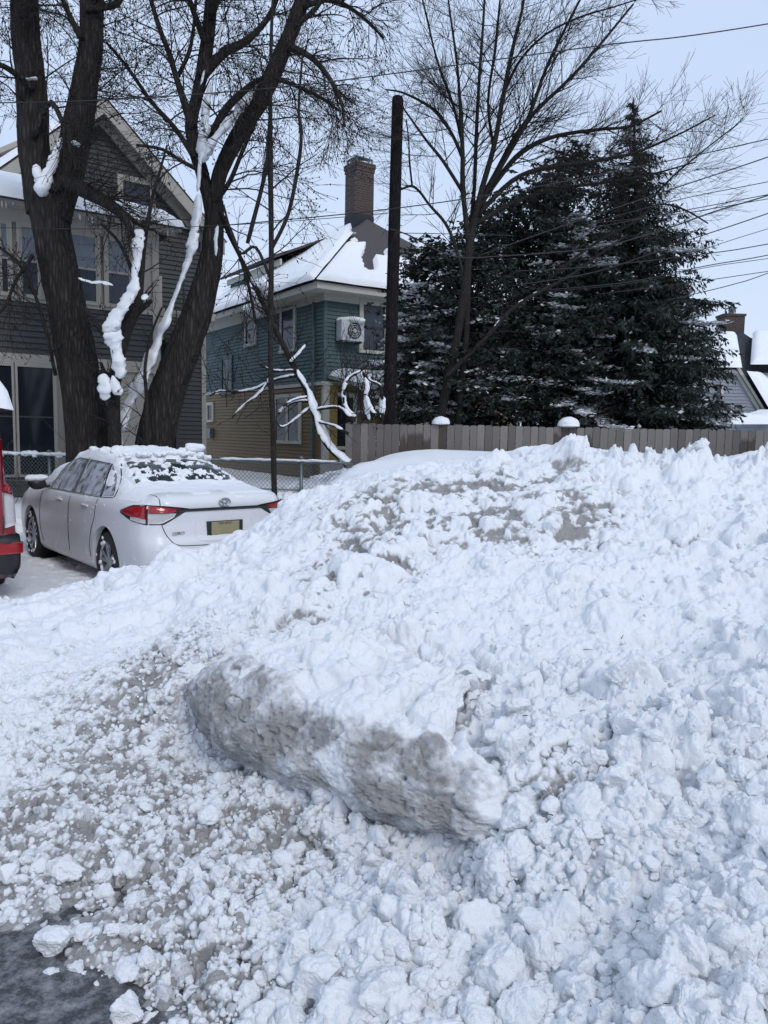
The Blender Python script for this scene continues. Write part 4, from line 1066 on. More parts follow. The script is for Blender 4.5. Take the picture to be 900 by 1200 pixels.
def wires():
    W = [([(-60,121),(107,118),(300,105),(440,89),(700,54),(800,43),(900,28),(1050,2)], 11.5, 2.2, 'thick uppermost cable crossing the whole sky'),
         ([(225,267),(253,265),(440,247),(600,224),(800,185),(900,163),(1050,130)], 14, 2.0, 'cable crossing behind the pole just above the chimney foot'),
         ([(-60,267),(0,267),(150,268),(300,262),(455,250)], 12.0, 1.3, 'thin line crossing the dark house at its eaves'),
         ([(560,300),(650,268),(786,222),(900,184),(1050,130)], 14.5, 2.2, 'second cable from the top at the right edge'),
         ([(690,262),(795,234),(900,213),(1050,182)], 14.5, 1.5, 'thin wire under the second cable at the right edge'),
         ([(690,268),(800,247),(900,228),(1050,198)], 14.6, 1.6, 'wire that meets a twisted cable at the right edge'),
         ([(456,268),(480,276),(530,300),(590,300),(700,290),(780,268),(840,247),(900,229),(1050,180)], 14.3, 2.6, 'heavy sagging cable running from the pole to the right edge'),
         ([(690,262),(800,250),(900,233),(1050,208)], 14.7, 1.4, 'faint wire just under the twisted cable'),
         ([(600,335),(700,318),(805,282),(900,250),(1050,196)], 14.5, 2.0, 'cable sloping up clear of the spruce at mid height'),
         ([(760,315),(840,287),(900,268),(1050,222)], 14.8, 1.2, 'thin steep wire right of the spruce'),
         ([(600,318),(700,312),(838,296),(900,286),(1050,260)], 14.8, 1.8, 'gently sloping wire right of the spruce'),
         ([(640,340),(740,330),(825,312),(900,299),(1050,268)], 14.6, 1.8, 'upper one of the paired wires above the far chimney'),
         ([(640,342),(740,332),(825,314),(900,303),(1050,282)], 14.6, 1.2, 'lower one of the paired wires above the far chimney'),
         ([(700,345),(810,331),(900,318),(1050,296)], 14.9, 1.4, 'lowest straight wire above the far chimney'),
         ([(780,352),(820,343),(860,333),(900,320),(1050,262)], 15.0, 1.6, 'short curved wire crossing the lowest ones at the right edge'),
         ([(462,273),(520,274),(600,276)], 14.2, 1.4, 'short level wire leaving the pole to the right')]
    for L, Y, wp, lb in W:
        P = [PY(a, b, Y) for a, b in L]; p, _ = smooth_path(P, [0]*len(P), 6)
        m = MB(); m.tube(p, wp/2*Y/FPX*.62, 5); o = m.build('overhead_wire', M['wire'], smooth=True); tag(o, lb, 'wire', 'overhead wires')
wires()

# ================================================================== HOUSES
class Frame:
    def __init__(s, O, ang):
        s.O = Vector((O[0], O[1], 0)); s.a = Vector((math.cos(ang), math.sin(ang), 0)); s.n = Vector((-math.sin(ang), math.cos(ang), 0))
    def w(s, t, d, z): return s.O + s.a*t + s.n*d + Vector((0, 0, z))
    def mat(s): return Matrix((s.a, s.n, Vector((0, 0, 1)))).transposed().to_4x4()
    def full(s): m = s.mat(); m.translation = s.O; return m
    def pix(s, px, py, d=0):
        r = ray(px, py); P0 = s.O + s.n*d
        k = (P0-CAM).dot(s.n)/r.dot(s.n); q = CAM + r*k
        return (q-s.O).dot(s.a), q.z
    def side(s, px, py, t=0):
        """(d,z) on the plane at a given t"""
        r = ray(px, py); P0 = s.O + s.a*t
        k = (P0-CAM).dot(s.a)/r.dot(s.a); q = CAM + r*k
        return (q-s.O).dot(s.n), q.z
def clap(mb, fr, lo, hi, z0, z1, d=0, ex=.11, axis='t', tpos=0, out=-1):
    """lapped boards; lo/hi are callables of z; axis 't' = plane of constant d, 'd' = plane of constant t"""
    z = z0
    while z < z1-.001:
        zt = min(z1, z+ex); l0, h0, l1, h1 = lo(z), hi(z), lo(zt), hi(zt)
        if h0-l0 > .02:
            if h1 < l1: l1 = h1 = (l1+h1)/2
            o0 = out*.034; o1 = out*.004
            def P(u, off, zz): return fr.w(u, d+off, zz) if axis == 't' else fr.w(tpos+off, u, zz)
            a, b, c, e = P(l0, o0, z), P(h0, o0, z), P(h1, o1, zt), P(l1, o1, zt)
            mb.quad(a, b, c, e); mb.quad(P(l0, 0, z), P(h0, 0, z), b, a)
        z = zt
def win(fr, root, t0, t1, z0, z1, d=0, trim=.1, mat='cream', glass='glass', glass2=None, sash=True, axis='t', tpos=0, snow=False, mull=0, proud=.075, sashmat='cream'):
    m = MB(); Mx = fr.full()
    def bx(mm, a, b, e0, e1, c0, c1):
        if axis == 't': mm.box(a, b, d+e0, d+e1, c0, c1, Mx)
        else: mm.box(tpos+e0, tpos+e1, a, b, c0, c1, Mx)
    bx(m, t0-trim, t0, -proud, 0, z0-trim*.6, z1+trim); bx(m, t1, t1+trim, -proud, 0, z0-trim*.6, z1+trim)
    bx(m, t0-.001, t1+.001, -proud-.003, 0, z1, z1+trim); bx(m, t0-trim*1.2, t1+trim*1.2, -proud-.03, 0, z0-trim*.7, z0)
    for k in range(mull):
        c = t0+(t1-t0)*(k+1)/(mull+1); bx(m, c-.05, c+.05, -proud-.004, 0, z0, z1)
    w_ = m.build('window', M[mat], root)
    p = MB(); zm = (z0+z1)/2
    bx(p, t0, t1, -.044, -.040, z0, zm if glass2 else z1); p.build('pane', M[glass], w_)
    if glass2:
        p = MB(); bx(p, t0, t1, -.050, -.0445, zm, z1); p.build('pane', M[glass2], w_)
    if sash:
        s_ = MB(); sw = .035
        bx(s_, t0, t0+sw, -.062, -.0505, z0, z1); bx(s_, t1-sw, t1, -.062, -.0505, z0, z1); bx(s_, t0+sw, t1-sw, -.061, -.0505, z0, z0+sw); bx(s_, t0+sw, t1-sw, -.061, -.0505, z1-sw, z1); bx(s_, t0+sw, t1-sw, -.065, -.0505, zm-.022, zm+.022)
        s_.build('sash', M[sashmat], w_)
    if snow:
        s_ = MB(); bx(s_, t0-trim, t1+trim, -proud-.06, -.0, z0+.001, z0+.05); s_.build('snow', SNOW, w_)
    return w_
def slab(pts, th, name, mat, root, lumpy=0, seed=0, res=.09, lift=0, world=True):
    """thick sheet over a planar quad (4 corners); lumpy>0 = rounded snow blanket"""
    a, b, c, d = [Vector(p) for p in pts]
    nrm = (b-a).cross(d-a).normalized()
    if nrm.z < 0: nrm = -nrm
    if not lumpy:
        m = MB(); n4 = [a, b, c, d]; m.add([p+nrm*lift for p in n4] + [p+nrm*(lift+th) for p in n4], [(0, 1, 2, 3), (7, 6, 5, 4), (0, 4, 5, 1), (1, 5, 6, 2), (2, 6, 7, 3), (3, 7, 4, 0)])
        return m.build(name, mat, root)
    nu = max(4, min(120, int(max((b-a).length, (c-d).length)/res))); nv = max(4, min(90, int(max((d-a).length, (c-b).length)/res)))
    u, v = np.meshgrid(np.linspace(0, 1, nu), np.linspace(0, 1, nv))
    A_, B_, C_, D_ = [np.array(p) for p in (a, b, c, d)]
    P = (A_*((1-u)*(1-v))[..., None] + B_*(u*(1-v))[..., None] + C_*(u*v)[..., None] + D_*((1-u)*v)[..., None])
    wu = max((b-a).length, (c-d).length, .1); wv = max((d-a).length, (c-b).length, .1)
    e = np.minimum(np.minimum(u, 1-u)*wu, np.minimum(v, 1-v)*wv)
    h = th*np.sqrt(np.clip(e/(th*1.2), 0, 1))*(1+lumpy*fbm(P[..., 0]*1.4+seed, P[..., 1]*1.4, P[..., 2]*1.4, 3, seed)) - .005
    # bulge the rim outwards a little
    cen = (A_+B_+C_+D_)/4
    Q = P + np.array(nrm)*(h+lift)[..., None]
    ii = np.arange(nu*nv).reshape(nv, nu)
    Fq = np.stack([ii[:-1, :-1], ii[:-1, 1:], ii[1:, 1:], ii[1:, :-1]], -1).reshape(-1, 4)
    return link(name, npmesh(name, Q.reshape(-1, 3), Fq), mat, root, world=True)

def dark_house():
    G = Frame((-4.78, 20.5), R(36))                # main gable plane, t=0 at its right corner
    root = empty('dark_house', G.w(-3, 2, 0)); tag(root, 'dark grey clapboard house with a gable and a two-storey front porch, behind the maples', 'house')
    Mx = G.full()
    tp, zp = G.pix(115, 128); tr_, zr = G.pix(234, 268); hw = -tp
    zp += .0; slope = (zp-zr)/(tr_-tp)
    eave = zr
    m = MB(); hiF = lambda z: min(0, tp+(zp-z)/slope - .28); loF = lambda z: max(2*tp, tp-(zp-z)/slope+.28)
    clap(m, G, lambda z: loF(z), lambda z: hiF(z), 0, zp-.35, 0, .115)
    # right flank and back, so that it is a house from any side
    m.quad(G.w(0, 0, 0), G.w(0, 9, 0), G.w(0, 9, eave), G.w(0, 0, eave)); m.quad(G.w(2*tp, 0, 0), G.w(2*tp, 9, 0), G.w(2*tp, 9, eave), G.w(2*tp, 0, eave))
    m.quad(G.w(0, 9, 0), G.w(2*tp, 9, 0), G.w(2*tp, 9, eave), G.w(tp, 9, zp-.3), G.w(0, 9, eave))
    m.build('wall', M['dark_siding'], root)
    # roof slabs with snow
    ov = .45
    def rp3(t, d): z = zp-abs(t-tp)*slope; return G.w(t, d, z)
    rf = MB()
    for s_ in (1, -1):
        te = tp + s_*(hw+.35)
        a, b, c, d = rp3(tp, -ov), rp3(te, -ov), rp3(te, 9.3), rp3(tp, 9.3); up_ = Vector((0, 0, .14))
        rf.add([a, b, c, d, a+up_, b+up_, c+up_, d+up_], [(0, 1, 2, 3), (7, 6, 5, 4), (0, 4, 5, 1), (1, 5, 6, 2), (2, 6, 7, 3), (3, 7, 4, 0)])
    rfo = rf.build('roof', M['shingle'], root)
    # rake boards and soffit in cream
    rk = MB()
    for s_ in (1, -1):
        te = tp + s_*(hw+.35)
        def q(t, dz, d): p = rp3(t, d); p.z += dz; return p
        for (dz0, dz1, d0, d1) in ((-.24, .10, -ov-.05, -ov-.003), (-.36, -.05, -.10, -.03), (-.06, -.015, -ov, -.03)):
            vs = [q(tp, dz0, d0), q(te, dz0, d0), q(te, dz1, d0), q(tp, dz1, d0), q(tp, dz0, d1), q(te, dz0, d1), q(te, dz1, d1), q(tp, dz1, d1)]
            rk.add(vs, [(0, 1, 2, 3), (7, 6, 5, 4), (0, 4, 5, 1), (1, 5, 6, 2), (2, 6, 7, 3), (3, 7, 4, 0)])
    rk.build('rake_board', M['cream'], root)
    slab([rp3(tp, -ov), rp3(tp+hw+.35, -ov), rp3(tp+hw+.35, 9), rp3(tp, 9)], .05, 'snow', SNOW, rfo, .5, 3, .25, .15)
    slab([rp3(tp, -ov), rp3(tp-hw-.35, -ov), rp3(tp-hw-.35, 9), rp3(tp, 9)], .16, 'snow', SNOW, rfo, .3, 4, .25, .13)
    cb = MB(); cb.box(-.11, .012, -.04, .1, 0, eave-.2, Mx); cb.build('corner_board', M['cream'], root)
    # gable window
    t0, z1 = G.pix(143, 212); t1, z0 = G.pix(175, 243); win(G, root, t0, t1, z0-.1, z1, 0, .13, glass='glass_blue', sashmat='black_iron')
    # upstairs door and iron landing
    t0, z1 = G.pix(174, 328); t1, z0 = G.pix(184, 396); w_ = win(G, root, t0, t1, z0, z1, 0, .12, glass='glass', sash=True, sashmat='black_iron'); w_.name = 'door'
    t0, zl = G.pix(176, 402); t1, zt = G.pix(210, 372); b = MB()
    b.box(t0, t1, -1.1, -.03, zl-.08, zl, Mx)
    k = t0
    while k < t1: b.box(k, k+.025, -1.1, -1.075, zl, zt, Mx); k += .13
    b.box(t0, t1, -1.11, -1.07, zt, zt+.04, Mx); b.box(t1-.04, t1, -1.07, -.03, zt, zt+.04, Mx)
    for kk in range(7): b.box(t1-.03, t1-.005, -.2-.14*kk, -.18-.14*kk, zl, zt, Mx)
    b.box(t1-.12, t1-.08, -.6, -.56, zt, zt+1.0, Mx)
    b.build('balcony', M['black_iron'], root)
    t0, z0 = G.pix(163, 535); t1, z1 = G.pix(173, 375); b = MB(); b.box(t0, t1, -.9, -.72, 0, z1, Mx); b.box(t0-.1, t1+1.4, -.95, -.7, z1, z1+.18, Mx)
    b.build('porch_post', M['cream'], root)
    t0, z1 = G.pix(185, 420); t1, z0 = G.pix(205, 520); w_ = win(G, root, t0, t1, 0.1, z1, 0, .08, 'dark_siding', sash=False); w_.name = 'door'
    t0, z1 = G.pix(120, 470); t1, z0 = G.pix(160, 535); win(G, root, t0, t1, 0.6, z1, 0, .1)
    # porch
    P = Frame((-7.5, 15.0), R(36)); Mp = P.full(); tE, _ = P.pix(184, 300); tL = -6.0; dep = 2.82
    _, zs = P.pix(0, 345); _, zh = P.pix(0, 258); _, ze = P.pix(0, 240); _, zb1 = P.pix(0, 427); _, zb0 = P.pix(0, 413)
    m = MB(); clap(m, P, lambda z: tL, lambda z: tE, zb0, zs, 0, .115); clap(m, P, lambda z: tL, lambda z: tE, 0, .75, 0, .115)
    m.quad(P.w(tE, 0, 0), P.w(tE, dep, 0), P.w(tE, dep, ze), P.w(tE, 0, ze)); m.quad(P.w(tL, 0, 0), P.w(tL, dep, 0), P.w(tL, dep, ze), P.w(tL, 0, ze))
    m.build('porch_wall', M['dark_siding'], root)
    c = MB(); c.box(tL, tE+.03, -.05, .02, zs-.09, zs+.0, Mp); c.box(tL, tE+.03, -.05, .02, zh, ze, Mp); c.box(tL, tE+.03, -.06, .02, zb1, zb0, Mp)
    c.box(tE-.12, tE+.02, -.052, .06, 0, ze, Mp); c.box(tL, tE+.35, -.42, .0, ze-.04, ze+.02, Mp); c.box(tL, tE+.38, -.44, -.40, ze-.05, ze+.10, Mp)
    c.build('trim', M['cream'], root)
    bk = MB(); bk.box(tL, tE-.01, .01, .05, .7, ze-.01, Mp); bk.build('porch_backing', M['cream'], root)
    for (a, b_) in [(-52,-32), (-26,-6), (-1,10), (23,45), (50,73), (80,113), (124,152)]:
        t0, _ = P.pix(a, 300); t1, _ = P.pix(b_, 300); win(P, root, t0, t1, zs+.02, zh-.03, -.0, .06, glass='glass_blue', glass2='glass_lace', sash=True, proud=.07)
    for (a, b_) in [(-60,-30), (-22,14), (21,62)]:
        t0, _ = P.pix(a, 480); t1, _ = P.pix(b_, 480); win(P, root, t0, t1, .78, zb1-.02, 0, .07, glass='glass', sash=False, proud=.07)
        b = MB(); b.box(t0, t1, -.06, -.045, 1.9, 1.93, Mp); b.build('mullion', M['dark_siding'], root)
    for (a, b_) in [(80,98), (104,128)]:
        t0, _ = P.pix(a, 480); t1, _ = P.pix(b_, 480); win(P, root, t0, t1, .78, zb1-.02, 0, .07, glass='glass', sash=False, proud=.07)
    # hipped porch roof
    tH, zH = P.pix(125, 238, dep); zH = max(min(zH, ze+1.25), ze+.7)
    e0, e1 = P.w(tL-.3, -.45, ze+.02), P.w(tE+.4, -.45, ze+.02); r0, r1 = P.w(tL-.3, dep, zH), P.w(tE-1.6, dep, zH); e2 = P.w(tE+.4, dep, ze+.02)
    pr = slab([e0, e1, r1, r0], .06, 'porch_roof', M['shingle'], root)
    b = MB(); b.quad(e1, e2, r1); b.build('porch_roof', M['shingle'], root)
    slab([e0-P.n*.14-Vector((0,0,.05)), e1-P.n*.14+P.a*.08-Vector((0,0,.05)), r1, r0], .24, 'snow', SNOW, pr, .25, 7, .1, .055)
    ic = MB()
    for k in range(60):
        t = rng.uniform(tL, tE+.3); L = rng.uniform(.03, .16)*(2 if rng.random() < .15 else 1); p = P.w(t, -.46, ze-.04); ic.tube([p, p-Vector((0, 0, L*.6)), p-Vector((0, 0, L))], [.011, .007, .001], 5)
    ic.build('icicles', SNOW, root, True)
    # beige eave of a neighbouring roof seen at the far left
    a = MB(); t0, z0 = P.pix(-6, 168, 6); t1, z1 = P.pix(24, 160, 6)
dark_house()
def neighbour_gable():
    N_ = Frame((-11.5, 21.0), R(36)); root = empty('far_house', N_.w(0, 1, 0)); tag(root, 'house end with a beige rake board showing at the left edge behind the trunk', 'house')
    t0, z0 = N_.pix(-14, 196); t1, z1 = N_.pix(24, 172); t2, z2 = N_.pix(62, 205)
    m = MB(); m.add([N_.w(t0, 0, 0), N_.w(t2, 0, 0), N_.w(t2, 0, z2), N_.w(t1, 0, z1-.15), N_.w(t0, 0, z0)], [(0, 1, 2, 3, 4)]); m.build('wall', M['cream'], root)
    r_ = MB()
    for (ta, za, tb, zb) in ((t1, z1, t0-.5, z0-.15), (t1, z1, t2+.3, z2-.15)):
        r_.add([N_.w(ta, -.3, za), N_.w(tb, -.3, zb), N_.w(tb, 4, zb), N_.w(ta, 4, za), N_.w(ta, -.3, za+.14), N_.w(tb, -.3, zb+.14), N_.w(tb, 4, zb+.14), N_.w(ta, 4, za+.14)], [(0, 1, 2, 3), (7, 6, 5, 4), (0, 4, 5, 1), (1, 5, 6, 2), (2, 6, 7, 3), (3, 7, 4, 0)])
    r_.build('roof', M['cream'], root)
neighbour_gable()

def teal_house():
    c = PY(381, 343, 23.0); G = Frame((c.x, c.y), R(33.5)); Mx = G.full()
    root = empty('teal_house', G.w(3, 4, 0)); tag(root, 'teal and mustard clapboard house with a brick chimney and snowy hip roof', 'house')
    _, zE = G.pix(381, 343); zB = G.pix(381, 447)[1]; W1, D1 = 7.5, 11.0
    inf0, infW, infD = (lambda z: 0), (lambda z: W1), (lambda z: D1)
    m = MB(); clap(m, G, inf0, infW, zB, zE, 0, .115); clap(m, G, inf0, infD, zB, zE, 0, .115, 'd', 0, -1)
    m.quad(G.w(W1, 0, 0), G.w(W1, D1, 0), G.w(W1, D1, zE), G.w(W1, 0, zE)); m.quad(G.w(0, D1, 0), G.w(W1, D1, 0), G.w(W1, D1, zE), G.w(0, D1, zE))
    m.build('upper_wall', M['teal_siding'], root)
    m = MB(); clap(m, G, inf0, infW, 0, zB-.1, 0, .115); clap(m, G, inf0, infD, 0, zB-.1, 0, .115, 'd', 0, -1); m.build('lower_wall', M['mustard_siding'], root)
    t = MB(); t.box(-.05, W1, -.05, .0, zB-.1, zB, Mx); t.box(-.05, -.001, .001, D1, zB-.1, zB, Mx)
    t.box(-.03, .09, -.03, -.0, 0, zB-.1, Mx); t.box(-.031, 0, 0.0, .1, 0, zB-.1, Mx)
    t.box(-.06, W1, -.06, -.0, zE-.22, zE, Mx); t.box(-.06, -.001, .001, D1, zE-.22, zE, Mx)
    t.box(-.55, W1+.4, -.55, .0, zE, zE+.06, Mx); t.box(-.55, .0, .001, D1+.4, zE, zE+.06, Mx)
    t.box(-.6, W1+.4, -.62, -.551, zE-.02, zE+.16, Mx); t.box(-.62, -.551, -.55, D1+.4, zE-.02, zE+.16, Mx)
    t.build('eave_trim', M['cream_teal'], root)
    cb = MB(); cb.box(-.034, .06, -.036, .0, zB, zE-.22, Mx); cb.box(-.035, .0, .0, .06, zB, zE-.22, Mx); cb.build('corner_board', M['teal_siding'], root)
    # hip roof towards a high ridge
    zt = zE+.16; ridgeA = G.w(3.75, 3.75, zE+3.5); ridgeB = G.w(3.75, D1-3.9, zE+3.5)
    c00, c10, c11, c01 = G.w(-.6, -.6, zt), G.w(W1+.4, -.6, zt), G.w(W1+.4, D1+.4, zt), G.w(-.6, D1+.4, zt)
    rf = MB(); rf.add([c00, c10, ridgeA], [(0, 1, 2)]); rf.add([c00, ridgeA, ridgeB, c01], [(0, 1, 2, 3)]); rf.add([c10, c11, ridgeB, ridgeA], [(0, 1, 2, 3)]); rf.add([c01, ridgeB, c11], [(0, 1, 2)])
    ro = rf.build('roof', M['shingle'], root)
    def tri_snow(a, b, c_, th, holes, seed, nm='snow'):
        """blanket over a roof triangle a-b eave, c apex, with bare patches"""
        N_ = 90; a, b, c_ = [np.array(q) for q in (a, b, c_)]
        u, v = np.meshgrid(np.linspace(0, 1, N_), np.linspace(0, 1, N_)); P = a*((1-u)*(1-v))[..., None]+b*(u*(1-v))[..., None]+c_*v[..., None]
        nn = np.cross(b-a, c_-a); nn /= np.linalg.norm(nn); nn = nn if nn[2] > 0 else -nn
        L = np.linalg.norm(b-a); e = np.minimum(np.minimum(u, 1-u)*(1-v)*L, v*np.linalg.norm(c_-a))
        h = th*np.sqrt(np.clip((e+.04)/(th*1.3), 0, 1))*(1+.3*fbm(P[..., 0], P[..., 1], P[..., 2], 3, seed))
        nz2 = fbm(P[..., 0]*1.1, P[..., 1]*1.1, P[..., 2]*1.1, 4, seed+3)
        for (hu, hv, ru, rv) in holes:
            q = ((u-hu)/ru)**2+((v-hv)/rv)**2 + nz2*.7; h = h*sstep(.85, 1.15, q) - .07*(1-sstep(.85, 1.15, q))
        Q = P + nn*h[..., None] - nn*.003
        ii = np.arange(N_*N_).reshape(N_, N_); Fq = np.stack([ii[:-1, :-1], ii[:-1, 1:], ii[1:, 1:], ii[1:, :-1]], -1).reshape(-1, 4)
        link(nm, npmesh(nm, Q.reshape(-1, 3), Fq), SNOW, ro, world=True)
    tri_snow(G.w(-.70, -.70, zt-.03), G.w(W1+.5, -.70, zt-.03), ridgeA, .2, [(.38, .94, .8, .42), (.26, .50, .10, .10), (.20, .36, .04, .2), (.72, .42, .20, .07), (.5, .55, .12, .12)], 3)
    tri_snow(G.w(-.70, -.70, zt-.03), G.w(-.70, 7.5, zt-.03), ridgeA, .22, [(.5, 1.0, .8, .20), (.08, .95, .16, .30), (.14, .5, .03, .2), (.32, .72, .05, .14), (.24, .4, .03, .16), (.5, .6, .05, .1)], 9)
    slab([G.w(-.7, 7.4, zt-.03), c01, ridgeB, ridgeA], .18, 'snow', SNOW, ro, .3, 5, .2, 0)
    # front bay cornice corner overhang snow drooping at the left
    m = MB(); p = G.w(-.62, 3.2, zt); 
    for k in range(7):
        q = G.w(-.66, 2.6+k*.22, zt-.02-.09*k+.1*abs(k-3)); m.blob(q, (.24, .24, .22), k, 2, .3)
    m.build('snow', SNOW, ro, True)
    # chimney: flared base, shaft, corbelled cap, metal top
    cc = PY(421, 240, 28.6); cz0 = PY(420, 258, 28.6).z; cz1 = PY(420, 204, 28.6).z; cz2 = PY(420, 194, 28.6).z; ctop = PY(420, 185, 28.6).z
    hwid = 15.5*28.6/FPX; Mc = Matrix.Translation(Vector((cc.x, cc.y, 0))) @ Matrix.Rotation(R(33.5), 4, 'Z'); hw_ = hwid/1.32
    ch = MB(); ch.box(-hw_, hw_, -hw_, hw_, cz0-2.3, cz1, Mc); ch.box(-hw_*1.06, hw_*1.06, -hw_*1.06, hw_*1.06, cz1, cz1+.12, Mc); ch.box(-hw_*1.12, hw_*1.12, -hw_*1.12, hw_*1.12, cz1+.12, cz2, Mc)
    cho = ch.build('chimney', M['brick'], ro)
    fl = MB(); fl.box(-hw_*1.04, hw_*1.04, -hw_*1.04, hw_*1.04, cz0-.4, cz0+.1, Mc); fl.build('flashing', M['darkroof'], cho)
    cp = MB(); a = hw_*.85
    for (x, y) in ((-a, -a), (a, -a), (a, a), (-a, a)): cp.box(x-.02, x+.02, y-.02, y+.02, cz2, ctop-.1, Mc)
    b_ = [Mc @ Vector((x, y, ctop-.1)) for x, y in ((-a*1.15, -a*1.15), (a*1.15, -a*1.15), (a*1.15, a*1.15), (-a*1.15, a*1.15))]; pk = [Mc @ Vector((x, 0, ctop+.08)) for x in (-a*.5, a*.5)]
    cp.add(b_+pk, [(0, 1, 5, 4), (2, 3, 4, 5), (1, 2, 5), (3, 0, 4), (3, 2, 1, 0)]); cp.build('chimney_cap', M['galv'], cho)
    cs = MB(); cs.blob(Mc @ Vector((-a*.2, -a*.6, cz2+.03)), (a*.8, a*.4, .06), 3, 2, .3); cs.build('snow', SNOW, cho, True)
    # windows: right-hand face
    t0, z1 = G.pix(425, 357); t1, z0 = G.pix(449, 412); win(G, root, t0, t1, z0, z1, 0, .14, 'cream_teal', 'glass_blue', sashmat='black_iron')
    t0, z1 = G.pix(390, 465); t1, z0 = G.pix(412, 523); win(G, root, t0, t1, z0, z1, 0, .14, 'cream_teal', 'glass', sash=False)
    # yellow porch posts and a snowy lean-to roof to the right
    tp0, zz1 = G.pix(382, 450); pp = MB(); pp.box(.10, .38, -.14, -.03, 0, zB-.11, Mx); pp.box(2.0, 2.2, -.14, -.03, 0, zB-.11, Mx); pp.build('porch_post', M['mustard_paint'], root)
    pc = MB(); pc.box(-.12, .09, -.18, -.055, 0, zB-.11, Mx); pc.box(-.2, .2, -.2, -.056, zB-.12, zB-.02, Mx); pc.build('pilaster', M['cream_teal'], root)
    ta, za = G.pix(416, 452, -1.6); tb, zb_ = G.pix(470, 452, -1.6)
    pr = slab([G.w(ta, -1.6, za), G.w(tb+2, -1.6, za), G.w(tb+2, -.05, zB+.1), G.w(ta, -.05, zB+.1)], .1, 'porch_roof', M['cream_teal'], root)
    slab([G.w(ta-.03, -1.65, za), G.w(tb+2, -1.65, za), G.w(tb+2, -.07, zB+.1), G.w(ta-.03, -.07, zB+.1)], .26, 'snow', SNOW, pr, .3, 8, .1, .1)
    # windows: left-hand face (plane t=0, running away)
    for (a0, y1, a1, y0, tm, gl) in [(346,357,332,411,'cream_teal','glass_blue'), (300,368,290,404,'cream_teal','glass_blue'), (272,420,262,460,'teal_siding','glass'), (352,466,325,516,'cream_teal','glass'), (250,475,245,492,'cream_teal','glass')]:
        d0, z1 = G.side(a0, y1); d1, z0 = G.side(a1, y0)
        win(G, root, min(d0, d1), max(d0, d1), z0, z1, 0, .13, tm, gl, sash=(gl != 'glass'), axis='d', tpos=0, sashmat='black_iron', mull=(1 if a0 == 352 else 0))
    # outdoor unit on brackets
    t0, z1 = G.pix(392, 376); t1, z0 = G.pix(418, 402); ac = MB(); ac.box(t0, t1, -.42, -.12, z0, z1, Mx); aco = ac.build('air_conditioner', M['plastic_white'], root)
    tc = (t0+t1)/2+.05; zc = (z0+z1)/2; Mf = Mx @ Matrix.Translation((tc, -.43, zc)) @ Matrix.Rotation(R(90), 4, 'X'); rr = (z1-z0)*.40
    f = MB(); f.lathe([(rr*.98, 0), (rr, .012), (rr*.93, .02), (rr*.93, -.0)], 28, Mf); f.lathe([(0.001, .003), (rr*.93, .003)], 28, Mf); f.build('fan_grille', M['blackpl'], aco)
    f = MB(); f.lathe([(0.001, .024), (rr*.25, .022)], 20, Mf)
    for k in range(6): 
        g = k*math.pi/3; Ms = Mf @ Matrix.Rotation(g, 4, 'Z'); f.box(0, rr*.95, -.007, .007, .012, .018, Ms)
    for q in (.5, .75): f.lathe([(rr*q, .012), (rr*q+.008, .018), (rr*q+.016, .012)], 24, Mf)
    f.build('fan_guard', M['plastic_white'], aco)
    br = MB(); br.box(t0+.06, t0+.1, -.4, -.02, z0-.06, z0-.003, Mx); br.box(t1-.1, t1-.06, -.4, -.02, z0-.06, z0-.003, Mx); br.build('bracket', M['galv'], aco)
    s_ = MB(); s_.blob(G.w((t0+t1)/2, -.27, z1+.02), ((t1-t0)*.56, .24, .10), 4, 3, .25, None); s_.build('snow', SNOW, aco, True)
    # gabled dormer at the left with its own window
    Dd = G.side(300, 330)[0]
    dA, zA = G.side(318, 276, 1.0); dB, zB2 = G.side(246, 330, 1.0)
    dm = MB(); d0_, d1_ = 5.2, 9.6; clap(dm, G, lambda z: d0_, lambda z: d1_, zt+.1, zt+1.75, 0, .115, 'd', 1.0, -1)
    dm.quad(G.w(1.0, d0_, zt), G.w(3, d0_, zt), G.w(3, d0_, zt+1.75), G.w(1.0, d0_, zt+1.75)); dm.build('dormer_wall', M['teal_siding'], root)
    t = MB(); t.box(.93, 1.0, d0_-.25, d1_+.25, zt+1.6, zt+1.8, Mx); t.box(.965, 1.0, d0_-.03, d0_+.1, zt, zt+1.6, Mx); t.build('dormer_trim', M['cream_teal'], root)
    dr = slab([G.w(.7, d0_-.3, zt+1.8), G.w(.7, d1_+.3, zt+1.8), G.w(3.2, d1_+.3, zt+2.9), G.w(3.2, d0_-.3, zt+2.9)], .08, 'dormer_roof', M['shingle'], root)
    slab([G.w(.66, d0_-.34, zt+1.8), G.w(.66, d1_+.3, zt+1.8), G.w(1.3, d1_+.3, zt+2.08), G.w(1.3, d0_-.34, zt+2.08)], .14, 'snow', SNOW, dr, .3, 6, .1, .08)
    win(G, root, 6.3, 7.2, zt+.35, zt+1.45, 0, .14, 'cream_teal', 'glass_lace', axis='d', tpos=1.0)
    # downpipe, meter
    dp = MB(); dp.box(-.1, -.04, .55, .62, 0, zE-.2, Mx); dp.build('downpipe', M['teal_siding'], root)
    mt = MB(); d0_, zz = G.side(250, 508); mt.box(-.2, -.03, d0_-.14, d0_+.14, zz-.18, zz+.2, Mx); mt.build('gas_meter', M['galv'], root)
    # raised deck bearer behind the wire fence
    dk = MB(); dk.box(-.9, 4, -1.5, -1.42, .55, .95, Mx); dk.build('deck_board', M['cream'], root)
teal_house()
